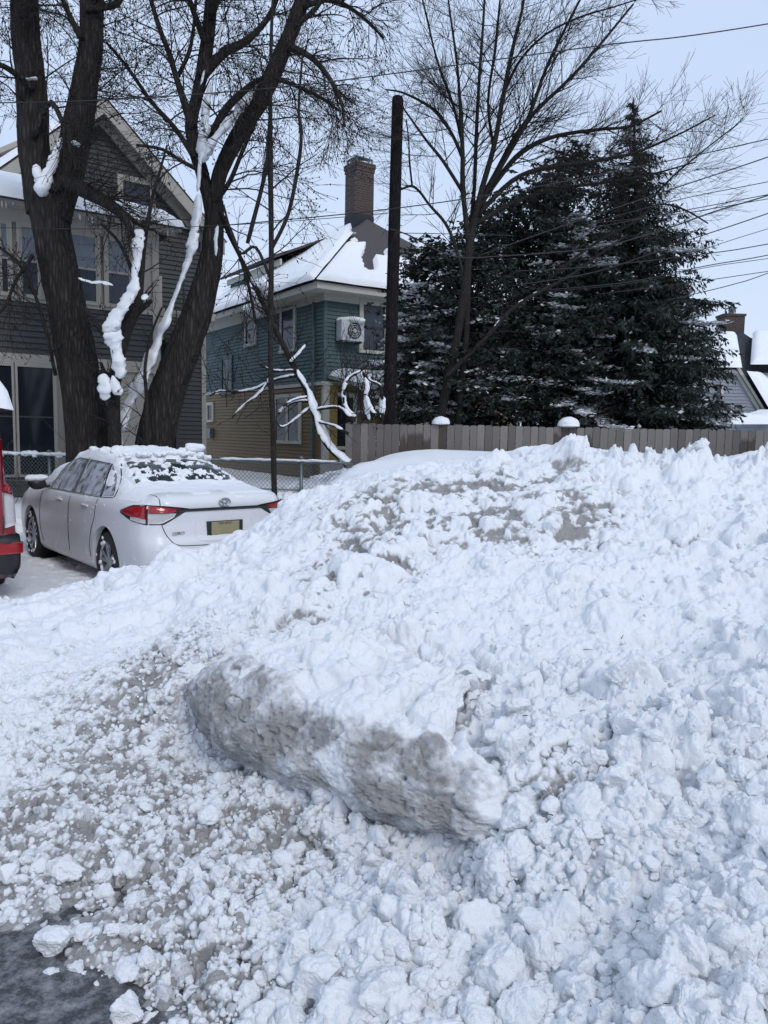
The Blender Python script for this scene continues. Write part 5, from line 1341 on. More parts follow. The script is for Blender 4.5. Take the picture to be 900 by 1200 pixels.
def right_house():
    Y = 30.0; root = empty('grey_house', (PY(870, 500, Y).x, Y, 0)); tag(root, 'small grey sided house with snowy roof and brick chimney at the far right', 'house')
    x = lambda px_: PY(px_, 480, Y).x; zf = lambda py_, px_=860: PY(px_, py_, Y).z
    # gable end: outline from the photo
    m = MB(); zt = zf(437); xr0, xr1 = x(858), x(889); zb = zf(487, 889); xl = x(800)
    zz = .0
    z = 0
    def hi(z_): return xr0 + (xr1-xr0)*min(1, max(0, (zt-z_)/(zt-zb)))
    F_ = Frame((0, Y), 0); clap(m, F_, lambda q: xl, hi, 0, zt, 0, .13); m.quad((hi(0), Y, 0), (hi(0), Y+9, 0), (xr1, Y+9, zb), (xr1, Y, zb)); m.build('wall', M['grey_siding'], root)
    # rake trim
    r_ = MB()
    a, b = Vector((xr0-.05, Y-.12, zt+.1)), Vector((xr1+.18, Y-.12, zb-.12))
    d = Vector((.17, 0, .13)); q = Vector((0, .14, 0)); r_.add([a, b, b+d, a+d, a+q, b+q, b+d+q, a+d+q], [(0, 1, 2, 3), (7, 6, 5, 4), (0, 4, 5, 1), (1, 5, 6, 2), (2, 6, 7, 3), (3, 7, 4, 0)]); r_.box(xl, xr0-.02, Y-.16, Y-.002, zt, zt+.1)
    r_.build('rake_board', M['cream_teal'], root)
    # roof above: slopes away to a ridge
    Yr = Y+4.0; zr = PY(870, 388, Yr).z; rg0 = PY(800, 390, Yr); rg1 = PY(868, 388, Yr); rg2 = PY(880, 396, Yr); rg3 = PY(960, 402, Yr)
    ea0, ea1 = Vector((xl, Y-.2, zt+.1)), Vector((xr0, Y-.2, zt+.1)); eb = Vector((xr1+.25, Y-.2, zb-.1)); ec = PY(905, 485, Y+.5)
    rf = MB(); rf.add([ea0, ea1, rg1, rg0], [(0, 1, 2, 3)]); rf.add([ea1, eb, PY(930, 470, Y+1), rg2, rg1], [(0, 1, 2, 3, 4)]); rf.add([PY(930, 470, Y+1), rg3, rg2], [(0, 1, 2)])
    rf.add([rg0, rg1, rg1+Vector((0, 5, -4)), rg0+Vector((0, 5, -4))], [(0, 1, 2, 3)]); rf.add([rg2, rg3, rg3+Vector((0, 5, -4)), rg2+Vector((0, 5, -4))], [(0, 1, 2, 3)])
    ro = rf.build('roof', M['darkroof'], root)
    e0 = ea0+Vector((0, -.15, .05)); e1 = ea1+Vector((.12, -.15, .05))
    slab([e0, e1, ea1.lerp(rg1, .86)-Vector((.15, 0, 0)), ea0.lerp(rg0, .86)], .24, 'snow', SNOW, ro, .25, 3, .12, .03)
    slab([ea1+Vector((.22, -.1, -.1)), eb+Vector((.10, -.1, 0)), PY(935, 480, Y+.9), PY(880, 438, Y+1.2)], .2, 'snow', SNOW, ro, .5, 4, .1, .12)
    # second roof block with snow, window strip under it
    a, b, c_, d = PY(877, 436, Y+.6), PY(960, 436, Y+.6), PY(960, 404, Yr), PY(880, 398, Yr)
    slab([a, b, c_, d], .2, 'snow', SNOW, ro, .2, 5, .1, .32)
    w_ = MB(); p0, p1 = PY(884, 455, Y+1.0), PY(960, 438, Y+1.0); w_.box(p0.x, p1.x, p0.y, p0.y+3, 0, p1.z); w_.build('dormer_wall', M['grey_siding'], root)
    wf = MB(); pz0, pz1 = PY(889, 453, Y+1).z, PY(889, 440, Y+1).z; wf.box(PY(887, 440, Y+1).x, PY(899, 440, Y+1).x, p0.y-.06, p0.y-.001, pz0, pz1); wo = wf.build('window', M['cream_teal'], root)
    wp = MB(); wp.box(PY(889, 440, Y+1).x, PY(892.4, 440, Y+1).x, p0.y-.075, p0.y-.062, pz0+.05, pz1-.05); wp.box(PY(893.5, 440, Y+1).x, PY(897, 440, Y+1).x, p0.y-.075, p0.y-.062, pz0+.05, pz1-.05); wp.build('pane', M['glass_blue'], wo)
    wi = MB(); wi.box(x(843), x(846), Y-.07, Y-.025, zf(472), zf(449)); wo = wi.build('window', M['cream_teal'], root); wi = MB(); wi.box(x(838), x(843)-.005, Y-.06, Y-.03, zf(470), zf(451)); wi.build('pane', M['glass_blue'], wo)
    # eave snow at the foot
    a = PY(848, 497, Y-1.5); b = PY(960, 497, Y-1.5); slab([a, b, PY(960, 484, Y+.2), PY(885, 487, Y-.2)], .3, 'snow', SNOW, ro, .3, 8, .12, 0)
    cx, cw2 = PY(865, 375, Yr-.3).x, 12*(Yr)/FPX; cz0, cz1 = PY(865, 394, Yr-.3).z, PY(865, 366, Yr-.3).z
    ch = MB(); ch.box(cx-cw2, cx+cw2, Yr+.05, Yr+.85, cz0-1.5, cz1-.1); ch.box(cx-cw2*1.08, cx+cw2*1.08, Yr+.01, Yr+.89, cz1-.1, cz1); cho = ch.build('chimney', M['brick'], ro)
    p = MB(); Mc = Matrix.Translation((cx+.02, Yr+.45, cz1)); p.lathe([(.12, 0), (.13, .22), (.16, .22)], 16, Mc); p.lathe([(.001, .36), (.24, .30), (.24, .28), (.001, .3)], 16, Mc)
    for k in range(3): p.box(.12*math.cos(k*2.1)-.01, .12*math.cos(k*2.1)+.01, .12*math.sin(k*2.1)-.01, .12*math.sin(k*2.1)+.01, .2, .3, Mc)
    p.build('flue', M['galv'], cho)
right_house()

# ================================================================== CHAIN LINK FENCE
def chain_fence():
    a = PY(8, 530, 14.4); b = PY(410, 541, 12.9); a.z = b.z = 0; top = 1.2
    root = empty('chain_link_fence', a); tag(root, 'low chain-link fence with snow on its top rail, behind the white car', 'fence')
    ext = a + (a-b)*.6; A_ = ext; L = (b-A_).length; d = (b-A_)/L
    m = MB(); m.tube([A_+Vector((0, 0, top)), b+Vector((0, 0, top))], .024, 8); m.build('rail', M['galv'], root, True)
    m = MB(); m.tube([A_+Vector((0, 0, .72)), b+Vector((0, 0, .72))], .014, 8); m.build('rail', M['galv'], root, True)
    s = .0
    for k in range(int(L/2.45)+1):
        p = A_+d*(k*2.45); m = MB(); m.tube([p, p+Vector((0, 0, top+.05))], .03, 10); m.blob(p+Vector((0, 0, top+.07)), (.04, .04, .035), 2, 2, 0); m.build('post', M['galv'], root, True)
    m = MB(); pitch = .075
    k = -top
    while k < L:
        for sg in (1, -1):
            p0 = (k, 0) if sg == 1 else (k, top); p1 = (k+top, top) if sg == 1 else (k+top, 0)
            a0 = max(p0[0], 0); a1 = min(p1[0], L)
            if a1-a0 > .02:
                f = lambda x_: (x_-p0[0])/(p1[0]-p0[0])
                z0 = p0[1]+(p1[1]-p0[1])*f(a0); z1 = p0[1]+(p1[1]-p0[1])*f(a1)
                off = Vector((0, .004*sg, 0)); m.tube([A_+d*a0+Vector((0, 0, z0))+off, A_+d*a1+Vector((0, 0, z1))+off], .0028, 3, False)
        k += pitch
    m.build('mesh', M['galv'], root)
    sn = MB()
    pth = [A_+d*(L*i/60)+Vector((0, 0, top+.012)) for i in range(61)]
    snow_on(sn, pth, [.032]*61, 0, .66, 1.25, 5, .15, over=1.1); snow_on(sn, pth, [.030]*61, .70, .99, 1.1, 8, .25, over=1.0)
    for k in range(30):
        p = A_+d*(L*rng.uniform(.3, .62))+Vector((0, -.02, top+rng.uniform(0, .05))); sn.blob(p, (rng.uniform(.04, .10), .05, rng.uniform(.03, .06)), k, 2, .4)
    sn.build('snow', SNOW, root, True)
    # weeds through the wire
    m = MB()
    for k in range(24):
        p = A_+d*(L*rng.uniform(.30, .60))+Vector((0, rng.uniform(-.3, .1), .1)); grow(m, p, Vector((rng.uniform(-.7, .7), 0, 1)).normalized(), .009, rng.uniform(.7, 1.5), 1, .0, .12, (3,), buds=.1)
    tag(m.build('bramble', M['grass_brown'], None), 'dry brown bramble stems growing through the low wire fence', 'bramble')
chain_fence()

# ================================================================== CARS
def catmull(P, sub):
    P = np.array(P, float); out = []
    for i in range(len(P)-1):
        p0, p1, p2, p3 = P[max(i-1, 0)], P[i], P[i+1], P[min(i+2, len(P)-1)]
        for k in range(sub):
            t = k/sub; out.append(.5*((2*p1)+(p2-p0)*t+(2*p0-5*p1+4*p2-p3)*t*t+(3*p1-p0-3*p2+p3)*t**3))
    out.append(P[-1]); return np.array(out)
def loft_car(keys, zs, shift, cz0=.62, capd=.03):
    """keys rows: x, ztop, zbelt, wmax, wtop"""
    K = np.array(keys); xs = [K[0, 0]]
    for i in range(len(K)-1): xs += list(np.linspace(K[i, 0], K[i+1, 0], max(2, int((K[i+1, 0]-K[i, 0])/.05))+1)[1:])
    xs = np.array(xs)
    cols_ = [np.interp(xs, K[:, 0], K[:, j]) for j in range(1, 5)]
    kern = np.array([1, 2, 3, 2, 1.]); kern /= kern.sum()
    cols_ = [np.r_[c[:2], np.convolve(c, kern, 'valid'), c[-2:]] for c in cols_]
    sec = []
    for x, zt, zb, wm, wt in zip(xs, *cols_):
        k = min(1, max(.22, (zt-zb)/.4)); s = zs
        pts = [(wm-.09, s), (wm-.03, s+.07), (wm-.006, s+.24), (wm, s+.40), (wm-.006, min(zb-.17, s+.55)), (wm-.020, zb-.08), (wm-.050, zb-.005), (wm-.085, zb+.022*k+.002),
               ((wm-.085)*.62+wt*.38, zb+(zt-zb)*.42), ((wm-.085)*.16+(wt+.02)*.84, zt-(zt-zb)*.20-.01), (wt-.03, zt-.045*k), (wt-.14, zt-.017*k), (wt*.5, zt-.004), (0, zt)]
        c = catmull(pts, 4); c = np.r_[[[0, s], [(wm-.09)*.35, s], [(wm-.09)*.7, s]], c]; full = np.r_[c, np.c_[-c[::-1][1:, 0], c[::-1][1:, 1]]]
        sec.append(np.c_[np.full(len(full), x), full[:, 0], full[:, 1]])
    sec = np.array(sec); m = sec.shape[1]
    # rear cap
    rings = []
    for f in np.linspace(0, 1, 14)[:-1]:
        q = sec[0].copy(); q[:, 1] *= f; q[:, 2] = cz0+(q[:, 2]-cz0)*f; q[:, 0] -= capd*(1-f**2.5); rings.append(q)
    frings = []
    for f in np.linspace(1, 0, 8)[1:]:
        q = sec[-1].copy(); q[:, 1] *= f; q[:, 2] = .5+(q[:, 2]-.5)*f; q[:, 0] += .03*(1-f**2.5); frings.append(q)
    A_ = np.array(rings+list(sec)+frings)
    z = A_[..., 2]; fall = 1-sstep(0, .45, A_[..., 0])
    A_[..., 0] += np.interp(z, [a for a, b in shift], [b for a, b in shift])*fall
    nS = A_.shape[0]; ii = np.arange(nS*m).reshape(nS, m)
    F = np.stack([ii[:-1, :-1], ii[1:, :-1], ii[1:, 1:], ii[:-1, 1:]], -1).reshape(-1, 4)
    return A_.reshape(-1, 3), F
def boolean_cut(o, cyl):
    md = o.modifiers.new('cut', 'BOOLEAN'); md.operation = 'DIFFERENCE'; md.object = cyl; md.solver = 'EXACT'
    bpy.context.view_layer.update()
    dg = bpy.context.evaluated_depsgraph_get(); me = bpy.data.meshes.new_from_object(o.evaluated_get(dg))
    o.modifiers.clear(); old = o.data; o.data = me; me.name = old.name
def surf_patch(bvh, O, U, V, Dr, bot, top, nu, nv, off=.006, thick=.0):
    O, U, V, Dr = [Vector(q) for q in (O, U, V, Dr)]
    def rs(L, n_):
        L = np.array(L, float); d = np.r_[0, np.cumsum(np.hypot(*np.diff(L, axis=0).T))]; s = np.linspace(0, d[-1], n_); return np.c_[np.interp(s, d, L[:, 0]), np.interp(s, d, L[:, 1])]
    B, T = rs(bot, nu), rs(top, nu); grid = []; last = None
    for j in range(nv):
        row = []
        for i in range(nu):
            q = B[i]*(1-j/(nv-1))+T[i]*j/(nv-1); p = O+U*q[0]+V*q[1]
            h = bvh.ray_cast(p, Dr)
            if h[0] is None:
                nb = bvh.find_nearest(p+Dr*1.95); pos = nb[0]+nb[1]*off*(1 if nb[1].dot(Dr) < 0 else -1)
            else: pos = h[0]-Dr*off if abs(h[1].dot(Dr)) > .98 else h[0]+(h[1] if h[1].dot(Dr) < 0 else -h[1])*off
            last = pos; row.append(pos)
        grid.append(row)
    vs = [p for r_ in grid for p in r_]; fs = [(j*nu+i, j*nu+i+1, (j+1)*nu+i+1, (j+1)*nu+i) for j in range(nv-1) for i in range(nu-1)]
    # skirt
    rim = [(0, i) for i in range(nu)]+[(j, nu-1) for j in range(1, nv)]+[(nv-1, i) for i in range(nu-2, -1, -1)]+[(j, 0) for j in range(nv-2, 0, -1)]
    b = len(vs); vs += [grid[j][i]+Dr*(off+.006) for j, i in rim]
    for k in range(len(rim)):
        k2 = (k+1) % len(rim); fs.append((rim[k][0]*nu+rim[k][1], rim[k2][0]*nu+rim[k2][1], b+k2, b+k))
    return vs, fs
def wheel(parent, x, y, rad=.317, wid=.2):
    sgn = 1 if y > 0 else -1
    root = MB(); Mw = Matrix.Translation((x, y, rad)) @ Matrix.Rotation(R(-90*sgn), 4, 'X')
    h = wid/2
    root.lathe([(rad*.70, -h), (rad*.93, -h), (rad*.99, -h*.7), (rad, -h*.3), (rad, h*.3), (rad*.99, h*.7), (rad*.93, h*.98), (rad*.80, h), (rad*.69, h*.93)], 48, Mw)
    for k in range(48):
        g = 2*math.pi*k/48; Ms = Mw @ Matrix.Rotation(g, 4, 'Z'); root.box(rad*.985, rad*1.006, -.006, .006, -h*.8, h*.8, Ms)
    w_ = root.build('wheel', M['tyre'], parent, True, world=False)
    r_ = MB(); rr = rad*.70
    r_.lathe([(rr, -h*.8), (rr*.99, h*.85), (rr*.94, h*.90), (rr*.90, h*.70), (rr*.88, -h*.5)], 40, Mw); r_.lathe([(.001, h*.72), (.05, h*.74), (.065, h*.6), (.065, h*.2)], 24, Mw)
    for k in range(10):
        g = 2*math.pi*k/10 + (.10 if k % 2 else -.10); Ms = Mw @ Matrix.Rotation(g, 4, 'Z')
        r_.add([Ms @ Vector(q) for q in [(.05, -.020, h*.50), (rr*.92, -.013, h*.74), (rr*.92, .013, h*.74), (.05, .020, h*.50), (.05, -.020, h*.70), (rr*.92, -.010, h*.86), (rr*.92, .010, h*.86), (.05, .020, h*.70)]],
               [(0, 1, 2, 3), (7, 6, 5, 4), (0, 4, 5, 1), (1, 5, 6, 2), (2, 6, 7, 3), (3, 7, 4, 0)])
    r_.build('rim', M['rim'], w_, False, world=False)
    d = MB(); d.lathe([(.001, -h*.1), (rr*.9, -h*.1)], 32, Mw); d.build('brake_disc', M['blackpl'], w_, False, world=False)
    s_ = MB()
    for k in range(16):
        g = rng.uniform(0, 6.28); q = Mw @ Vector((math.cos(g)*rad*rng.uniform(.55, .97), math.sin(g)*rad*rng.uniform(.55, .97), h*.9)); s_.blob(q, (.03, .018, .022), k, 1, .5)
    s_.build('snow', SNOW, w_, True, world=False)
    return w_
def strip(bvh, pts, O, U, V, Dr, r=.005, n=30):
    pts = catmull(pts, 6) if len(pts) > 2 else np.linspace(pts[0], pts[1], n); out = []
    for q in pts:
        p = Vector(O)+Vector(U)*q[0]+Vector(V)*q[1]; h = bvh.ray_cast(p, Vector(Dr))
        if h[0] is not None: out.append(h[0]-Vector(Dr)*.0005)
    m = MB(); m.tube(out, r, 5); return m
def text_mesh(txt, size, name, mat, parent, M_, ext=.002):
    cu_ = bpy.data.curves.new(name, 'FONT'); cu_.body = txt; cu_.size = size; cu_.extrude = ext; cu_.align_x = 'CENTER'; cu_.align_y = 'CENTER'
    tmp = bpy.data.objects.new(name, cu_); col.objects.link(tmp); bpy.context.view_layer.update()
    me = bpy.data.meshes.new_from_object(tmp.evaluated_get(bpy.context.evaluated_depsgraph_get())); bpy.data.objects.remove(tmp)
    me.transform(M_); me.materials.clear(); me.name = name
    return link(name, me, mat, parent)

def white_car():
    root = empty('parked_car', (REAR.x, REAR.y, 0), math.atan2(CARH.y, CARH.x)); tag(root, 'white sedan parked behind the snow bank, its roof and rear window covered with snow', 'car')
    keys = [(0,.98,.92,.70,.56),(.05,1.05,.955,.785,.60),(.13,1.085,.965,.835,.62),(.35,1.09,.975,.872,.63),(.74,1.105,.975,.888,.62),(.95,1.21,.97,.89,.57),(1.15,1.30,.965,.89,.545),(1.5,1.39,.96,.89,.545),(2.2,1.435,.945,.89,.575),
            (2.8,1.395,.935,.89,.57),(3.15,1.24,.925,.89,.60),(3.55,1.02,.915,.888,.66),(4.0,.95,.88,.875,.64),(4.35,.86,.80,.83,.58),(4.55,.76,.70,.74,.5),(4.62,.66,.6,.62,.4)]
    shift = [(.15,.06),(.3,.005),(.55,0),(.62,.012),(.66,.045),(.80,.060),(.93,.045),(1.02,.015),(1.08,0),(1.5,0)]
    V, F = loft_car(keys, .17, shift)
    me = npmesh('body', V, F, True); body = link('body', me, M['paint'], root)
    body_bvh = BVHTree.FromPolygons([tuple(v) for v in V], [tuple(f) for f in F])
    # wheel openings
    cut = MB()
    for x in (.97, 3.67):
        for s_ in (1, -1):
            Mw = Matrix.Translation((x, s_*.80, .335)) @ Matrix.Rotation(R(90), 4, 'X'); n_ = 40
            vs = [Mw @ Vector((.365*math.cos(2*math.pi*k/n_), .365*math.sin(2*math.pi*k/n_), zz)) for zz in (-.2, .2) for k in range(n_)]
            cut.add(vs, [tuple(range(n_-1, -1, -1)), tuple(range(n_, 2*n_))]+[(k, (k+1) % n_, n_+(k+1) % n_, n_+k) for k in range(n_)])
    c_ = cut.build('wheel_cutter', None, root, False, world=False)
    # solidify-like floor so the boolean has a closed shell: close the belly
    import bmesh
    bm = bmesh.new(); bm.from_mesh(body.data); bmesh.ops.remove_doubles(bm, verts=bm.verts, dist=.0008)
    bmesh.ops.holes_fill(bm, edges=[e for e in bm.edges if e.is_boundary], sides=0); bmesh.ops.recalc_face_normals(bm, faces=bm.faces)
    bm.to_mesh(body.data); bm.free()
    boolean_cut(body, c_); bpy.data.objects.remove(c_)
    for p in body.data.polygons: p.use_smooth = True
    try: body.data.set_sharp_from_angle(angle=R(50))
    except Exception: pass
    body.data.materials.clear(); body.data.materials.append(M['paint'])
    for x in (.97, 3.67):
        for s_ in (1, -1):
            well = MB(); Mw = Matrix.Translation((x, s_*.66, .335)) @ Matrix.Rotation(R(90), 4, 'X'); well.lathe([(.358, -.17), (.358, .17)], 32, Mw); well.lathe([(.001, .17*s_), (.358, .17*s_)], 32, Mw)
            well.build('wheel_well', M['blackpl'], root, True, world=False)
    for x in (.97, 3.67):
        for s_ in (1, -1): wheel(root, x, s_*.775)
    for s_ in (1, -1):
        O, U, V_, Dr = (0, s_*2, 0), (1, 0, 0), (0, 0, 1), (0, -s_, 0)
        gl = [('window', [(2.17,.975),(3.05,.965),(3.32,.962)], [(2.20,1.345),(2.62,1.35),(3.02,1.20),(3.33,.985)]),
              ('window', [(1.30,.985),(2.10,.977)], [(1.56,1.318),(2.12,1.345)]), ('window', [(.98,1.01),(1.24,.993)], [(1.22,1.19),(1.47,1.295)])]
        for nm, b, t in gl:
            vs, fs = surf_patch(body_bvh, O, U, V_, Dr, b, t, 22, 12, .005); m = MB(); m.add(vs, fs); m.build(nm, M['frostglass'], root, True, world=False)
        for pts in ([(2.135,.965),(2.165,1.35)], [(1.27,.985),(1.52,1.31)]): strip(body_bvh, pts, O, U, V_, Dr, .016).build('window_post', M['blackpl'], root, False, world=False)
        strip(body_bvh, [(.93,1.0),(1.1,1.165),(1.3,1.275),(1.55,1.345),(2.15,1.378),(2.65,1.37),(3.05,1.22),(3.38,.965)], O, U, V_, Dr, .008).build('window_trim', M['blackpl'], root, True, world=False)
        strip(body_bvh, [(.93,.995),(1.3,.975),(2.1,.965),(3.3,.95)], O, U, V_, Dr, .007).build('window_trim', M['chrome'], root, True, world=False)
        for pts in ([(2.14,.95),(2.13,.7),(2.12,.45),(2.14,.30)], [(3.22,.93),(3.24,.7),(3.22,.45),(3.16,.30)], [(1.26,.96),(1.27,.78),(1.36,.62),(1.42,.45),(1.42,.32)]):
            strip(body_bvh, pts, O, U, V_, Dr, .0045).build('door_seam', M['blackpl'], root, False, world=False)
        strip(body_bvh, [(1.36,.265),(3.25,.265)], O, U, V_, Dr, .012).build('sill', M['paint'], root, True, world=False)
        for x in (1.50, 2.40):
            m = strip(body_bvh, [(x, .865), (x+.19, .862)], O, U, V_, Dr, .016, 8); m.build('door_handle', M['paint'], root, True, world=False)
        # mirror
        m = MB(); m.blob((3.02, s_*.97, 1.02), (.07, .11, .075), 2, 3, .1); mo = m.build('mirror', M['blackpl'], root, True, world=False)
        m = MB(); m.box(3.0, 3.06, s_*.82 if s_ > 0 else -.90, s_*.90 if s_ > 0 else -.82, .97, 1.0); m.build('mirror_arm', M['blackpl'], mo, False, world=False)
        m = MB(); m.blob((3.03, s_*.97, 1.085), (.09, .13, .05), 5, 3, .3); m.build('snow', SNOW, mo, True, world=False)
        # tail lamp, wraps from the flank to the trunk lid
        dg = Vector((1, -s_*.85, 0)).normalized(); Ud = Vector((dg.y, -dg.x, 0))*(1); Ud = Vector((-dg.y, dg.x, 0))*1.0
        cen = Vector((.10, s_*.78, 0)); O2 = cen - dg*1.5
        sg = -s_   # along Ud, inner side
        if (Vector((0, -s_, 0))).dot(Ud) < 0: sg = -1
        else: sg = 1
        L = lambda a: [(sg*q[0], q[1]) for q in a]
        # outer (fender) part red
        for nm, b, t, mt in [('tail_lamp', [(-.34,.885),(-.2,.86),(-.02,.845)], [(-.34,.895),(-.2,.955),(-.02,.965)], 'red_lens'),
                             ('tail_lamp', [(0.0,.905),(.20,.905),(.30,.93)], [(0.0,.965),(.17,.96),(.30,.935)], 'red_lens'),
                             ('reverse_lamp', [(-.20,.826),(-.10,.808),(-.02,.80)], [(-.20,.855),(-.10,.852),(-.02,.842)], 'clear_lens'),
                             ('reverse_lamp', [(0.0,.80),(.12,.80),(.22,.86)], [(0.0,.90),(.18,.90),(.24,.90)], 'clear_lens')]:
            vs, fs = surf_patch(body_bvh, O2, Ud, (0, 0, 1), dg, L(b), L(t), 16, 6, .011); m = MB(); m.add(vs, fs); m.build(nm, M[mt], root, True, world=False)
        vs, fs = surf_patch(body_bvh, O2, Ud, (0, 0, 1), dg, L([(-.37,.872),(-.2,.815),(-.02,.788),(.14,.79),(.25,.86),(.34,.925)]), L([(-.37,.90),(-.2,.965),(-.02,.975),(.14,.972),(.25,.958),(.34,.94)]), 20, 6, .004); m = MB(); m.add(vs, fs); m.build('lamp_bezel', M['blackpl'], root, True, world=False)
        # lid seam
        strip(body_bvh, [(.64,1.10),(.66,1.0),(.665,.9),(.655,.78),(.60,.66),(.52,.59),(.3,.575),(0,.572)] if s_ > 0 else [(-.64,1.10),(-.66,1.0),(-.665,.9),(-.655,.78),(-.60,.66),(-.52,.59),(-.3,.575),(0,.572)], (-2, 0, 0), (0, 1, 0), (0, 0, 1), (1, 0, 0), .0045).build('lid_seam', M['blackpl'], root, False, world=False)
    # rear parts
    Or, Ur, Vr, Dr = (-2, 0, 0), (0, 1, 0), (0, 0, 1), (1, 0, 0)
    vs, fs = surf_patch(body_bvh, Or, Ur, Vr, Dr, [(-.52,.908),(.52,.908)], [(-.52,.936),(.52,.936)], 24, 4, .012); m = MB(); m.add(vs, fs); m.build('black_strip', M['blackpl'], root, True, world=False)
    def rear_frame(y, z):
        h = body_bvh.ray_cast(Vector((-2, y, z)), Vector((1, 0, 0))); return h[0].x
    xe = rear_frame(0, .985)
    em = MB()
    def ell(cz_, ra, rb, rt):
        pts = [Vector((xe-.010, ra*math.cos(2*math.pi*k/32), cz_+rb*math.sin(2*math.pi*k/32))) for k in range(33)]; em.tube(pts, rt, 6)
    ell(.985, .062, .042, .0052); ell(.985, .022, .040, .0045); ell(.999, .046, .020, .0045)
    em.build('emblem', M['chrome'], root, True, world=False)
    # recess outline and number plate
    xp = rear_frame(0, .74)
    m = MB(); m.box(xp-.012, xp+.002, -.20, .20, .655, .800); mo = m.build('number_plate_bracket', M['blackpl'], root, False, world=False)
    m = MB(); m.box(xp-.020, xp-.0125, -.155, .155, .665, .793); po = m.build('number_plate', M['plate'], mo, False, world=False)
    Mt = Matrix(((0, 0, -1, xp-.0215), (-1, 0, 0, 0), (0, 1, 0, .775), (0, 0, 0, 1)))
    text_mesh('NEW JERSEY', .028, 'plate_lettering', M['ink'], po, Mt, .0006)
    Mt2 = Matrix(((0, 0, -1, rear_frame(.47, .70)-.004), (-1, 0, 0, .47), (0, 1, 0, .70), (0, 0, 0, 1)))
    # follow the lid's curve by a small yaw
    text_mesh('COROLLA', .042, 'model_lettering', M['chrome'], root, Mt2 @ Matrix.Rotation(R(6), 4, 'Y'), .0035)
    for pts in ([(-.30,.82),(-.33,.70),(-.27,.62),(0,.612),(.27,.62),(.33,.70),(.30,.82)],): strip(body_bvh, pts, Or, Ur, Vr, Dr, .0035).build('recess_edge', M['paint'], root, True, world=False)
    Oq = Vector((.74, 0, 1.105)); Q = Vector((.935, 0, .355)).normalized(); Dg = Vector((.355, 0, -.935)).normalized()
    vs, fs = surf_patch(body_bvh, Oq-Dg*1, (0, 1, 0), Q, Dg, [(-.60,.035),(0,.02),(.60,.035)], [(-.475,.70),(0,.72),(.475,.70)], 30, 20, .004); m = MB(); m.add(vs, fs); m.build('rear_window', M['rearglass'], root, True, world=False)
    Oq = Vector((3.55, 0, 1.02)); Q = Vector((-.89, 0, .45)).normalized(); Dg = Vector((-.45, 0, -.89)).normalized()
    vs, fs = surf_patch(body_bvh, Oq-Dg*1, (0, 1, 0), Q, Dg, [(-.64,.03),(.64,.03)], [(-.50,.76),(.50,.76)], 20, 16, .004); m = MB(); m.add(vs, fs); m.build('windscreen', M['frostglass'], root, True, world=False)
    # snow lying on the car: a blanket raised from the body wherever snow lies
    NX, NYc = 640, 300
    gx = np.linspace(-.02, 4.6, NX); gy = np.linspace(-.90, .90, NYc); GX, GY = np.meshgrid(gx, gy, indexing='ij'); GZ = np.full(GX.shape, np.nan); GN = np.zeros(GX.shape)
    sx = gx[::3]; sy = gy[::3]
    for i, x in enumerate(sx):
        for j, y in enumerate(sy):
            h = body_bvh.ray_cast(Vector((x, y, 3)), Vector((0, 0, -1)))
            if h[0] is not None: GZ[i*3, j*3] = h[0].z; GN[i*3, j*3] = abs(h[1].z)
    def fill(G_):
        S_ = G_[::3, ::3]; bad = np.isnan(S_); S_ = np.where(bad, .5, S_)
        R_ = np.array([np.interp(gx, sx, S_[:, j]) for j in range(S_.shape[1])]).T
        return np.array([np.interp(gy, sy, R_[i]) for i in range(R_.shape[0])])
    bad0 = np.isnan(GZ[::3, ::3]); GZf = fill(GZ); GNf = fill(GN)
    th = .075*(.7+.6*fbm(GX*3, GY*3, None, 4, 3)) + .35*bumps(GX+9, GY+9, .16, 2, .5) + .5*bumps(GX+9, GY+9, .045, 4, .6) + .006*fbm(GX*25, GY*25, None, 3, 6)
    roofm = sstep(1.38, 1.50, GX)*(1-sstep(2.9, 3.05, GX))*(1-sstep(.50, .60, np.abs(GY)))
    edge = fbm(GX*7, GY*7, None, 4, 12)
    roofm = roofm*sstep(-.9, -.6, edge+2*(roofm-.5))
    rear_n = fbm(GX*8+3, GY*8, None, 5, 22, .65)+.45*fbm(GX*26, GY*26, None, 2, 24)
    rearglass = sstep(.78, .84, GX)*(1-sstep(1.36, 1.46, GX))*(1-sstep(.56, .62, np.abs(GY)))
    rg = rearglass*sstep(.12, .20, rear_n - .08 + .30*sstep(.1, .6, GY)*0 + .10*(GY > .0))
    rgh = .035*(.7+.6*fbm(GX*20, GY*20, None, 2, 25))
    deck = sstep(.07, .13, GX)*(1-sstep(.80, .86, GX))*(1-sstep(.72, .82, np.abs(GY)))
    deckh = .008+.030*sstep(.3, .75, GX)*(.8+.6*fbm(GX*9, GY*9, None, 3, 27)) - .012*sstep(0, .3, fbm(GX*5, GY*5, None, 3, 29))*(GX < .35)
    pill = sstep(.75, .9, GX)*(1-sstep(1.4, 1.5, GX))*sstep(.60, .64, np.abs(GY))*(1-sstep(.70, .76, np.abs(GY))); pillh = .02*(1+fbm(GX*8, GY*8, None, 3, 33))
    hood = sstep(2.95, 3.2, GX)*(1-sstep(4.4, 4.55, GX))*(1-sstep(.68, .78, np.abs(GY))); hoodh = .09*(.8+.5*fbm(GX*3, GY*3, None, 4, 35))
    Hc = np.maximum.reduce([roofm*th, rg*rgh, deck*deckh, pill*pillh, hood*hoodh]) - .006
    TOP = GZf + Hc
    keep = (Hc > -.003)
    idx_ = np.arange(NX*NYc).reshape(NX, NYc); Fq = np.stack([idx_[:-1, :-1], idx_[1:, :-1], idx_[1:, 1:], idx_[:-1, 1:]], -1).reshape(-1, 4)
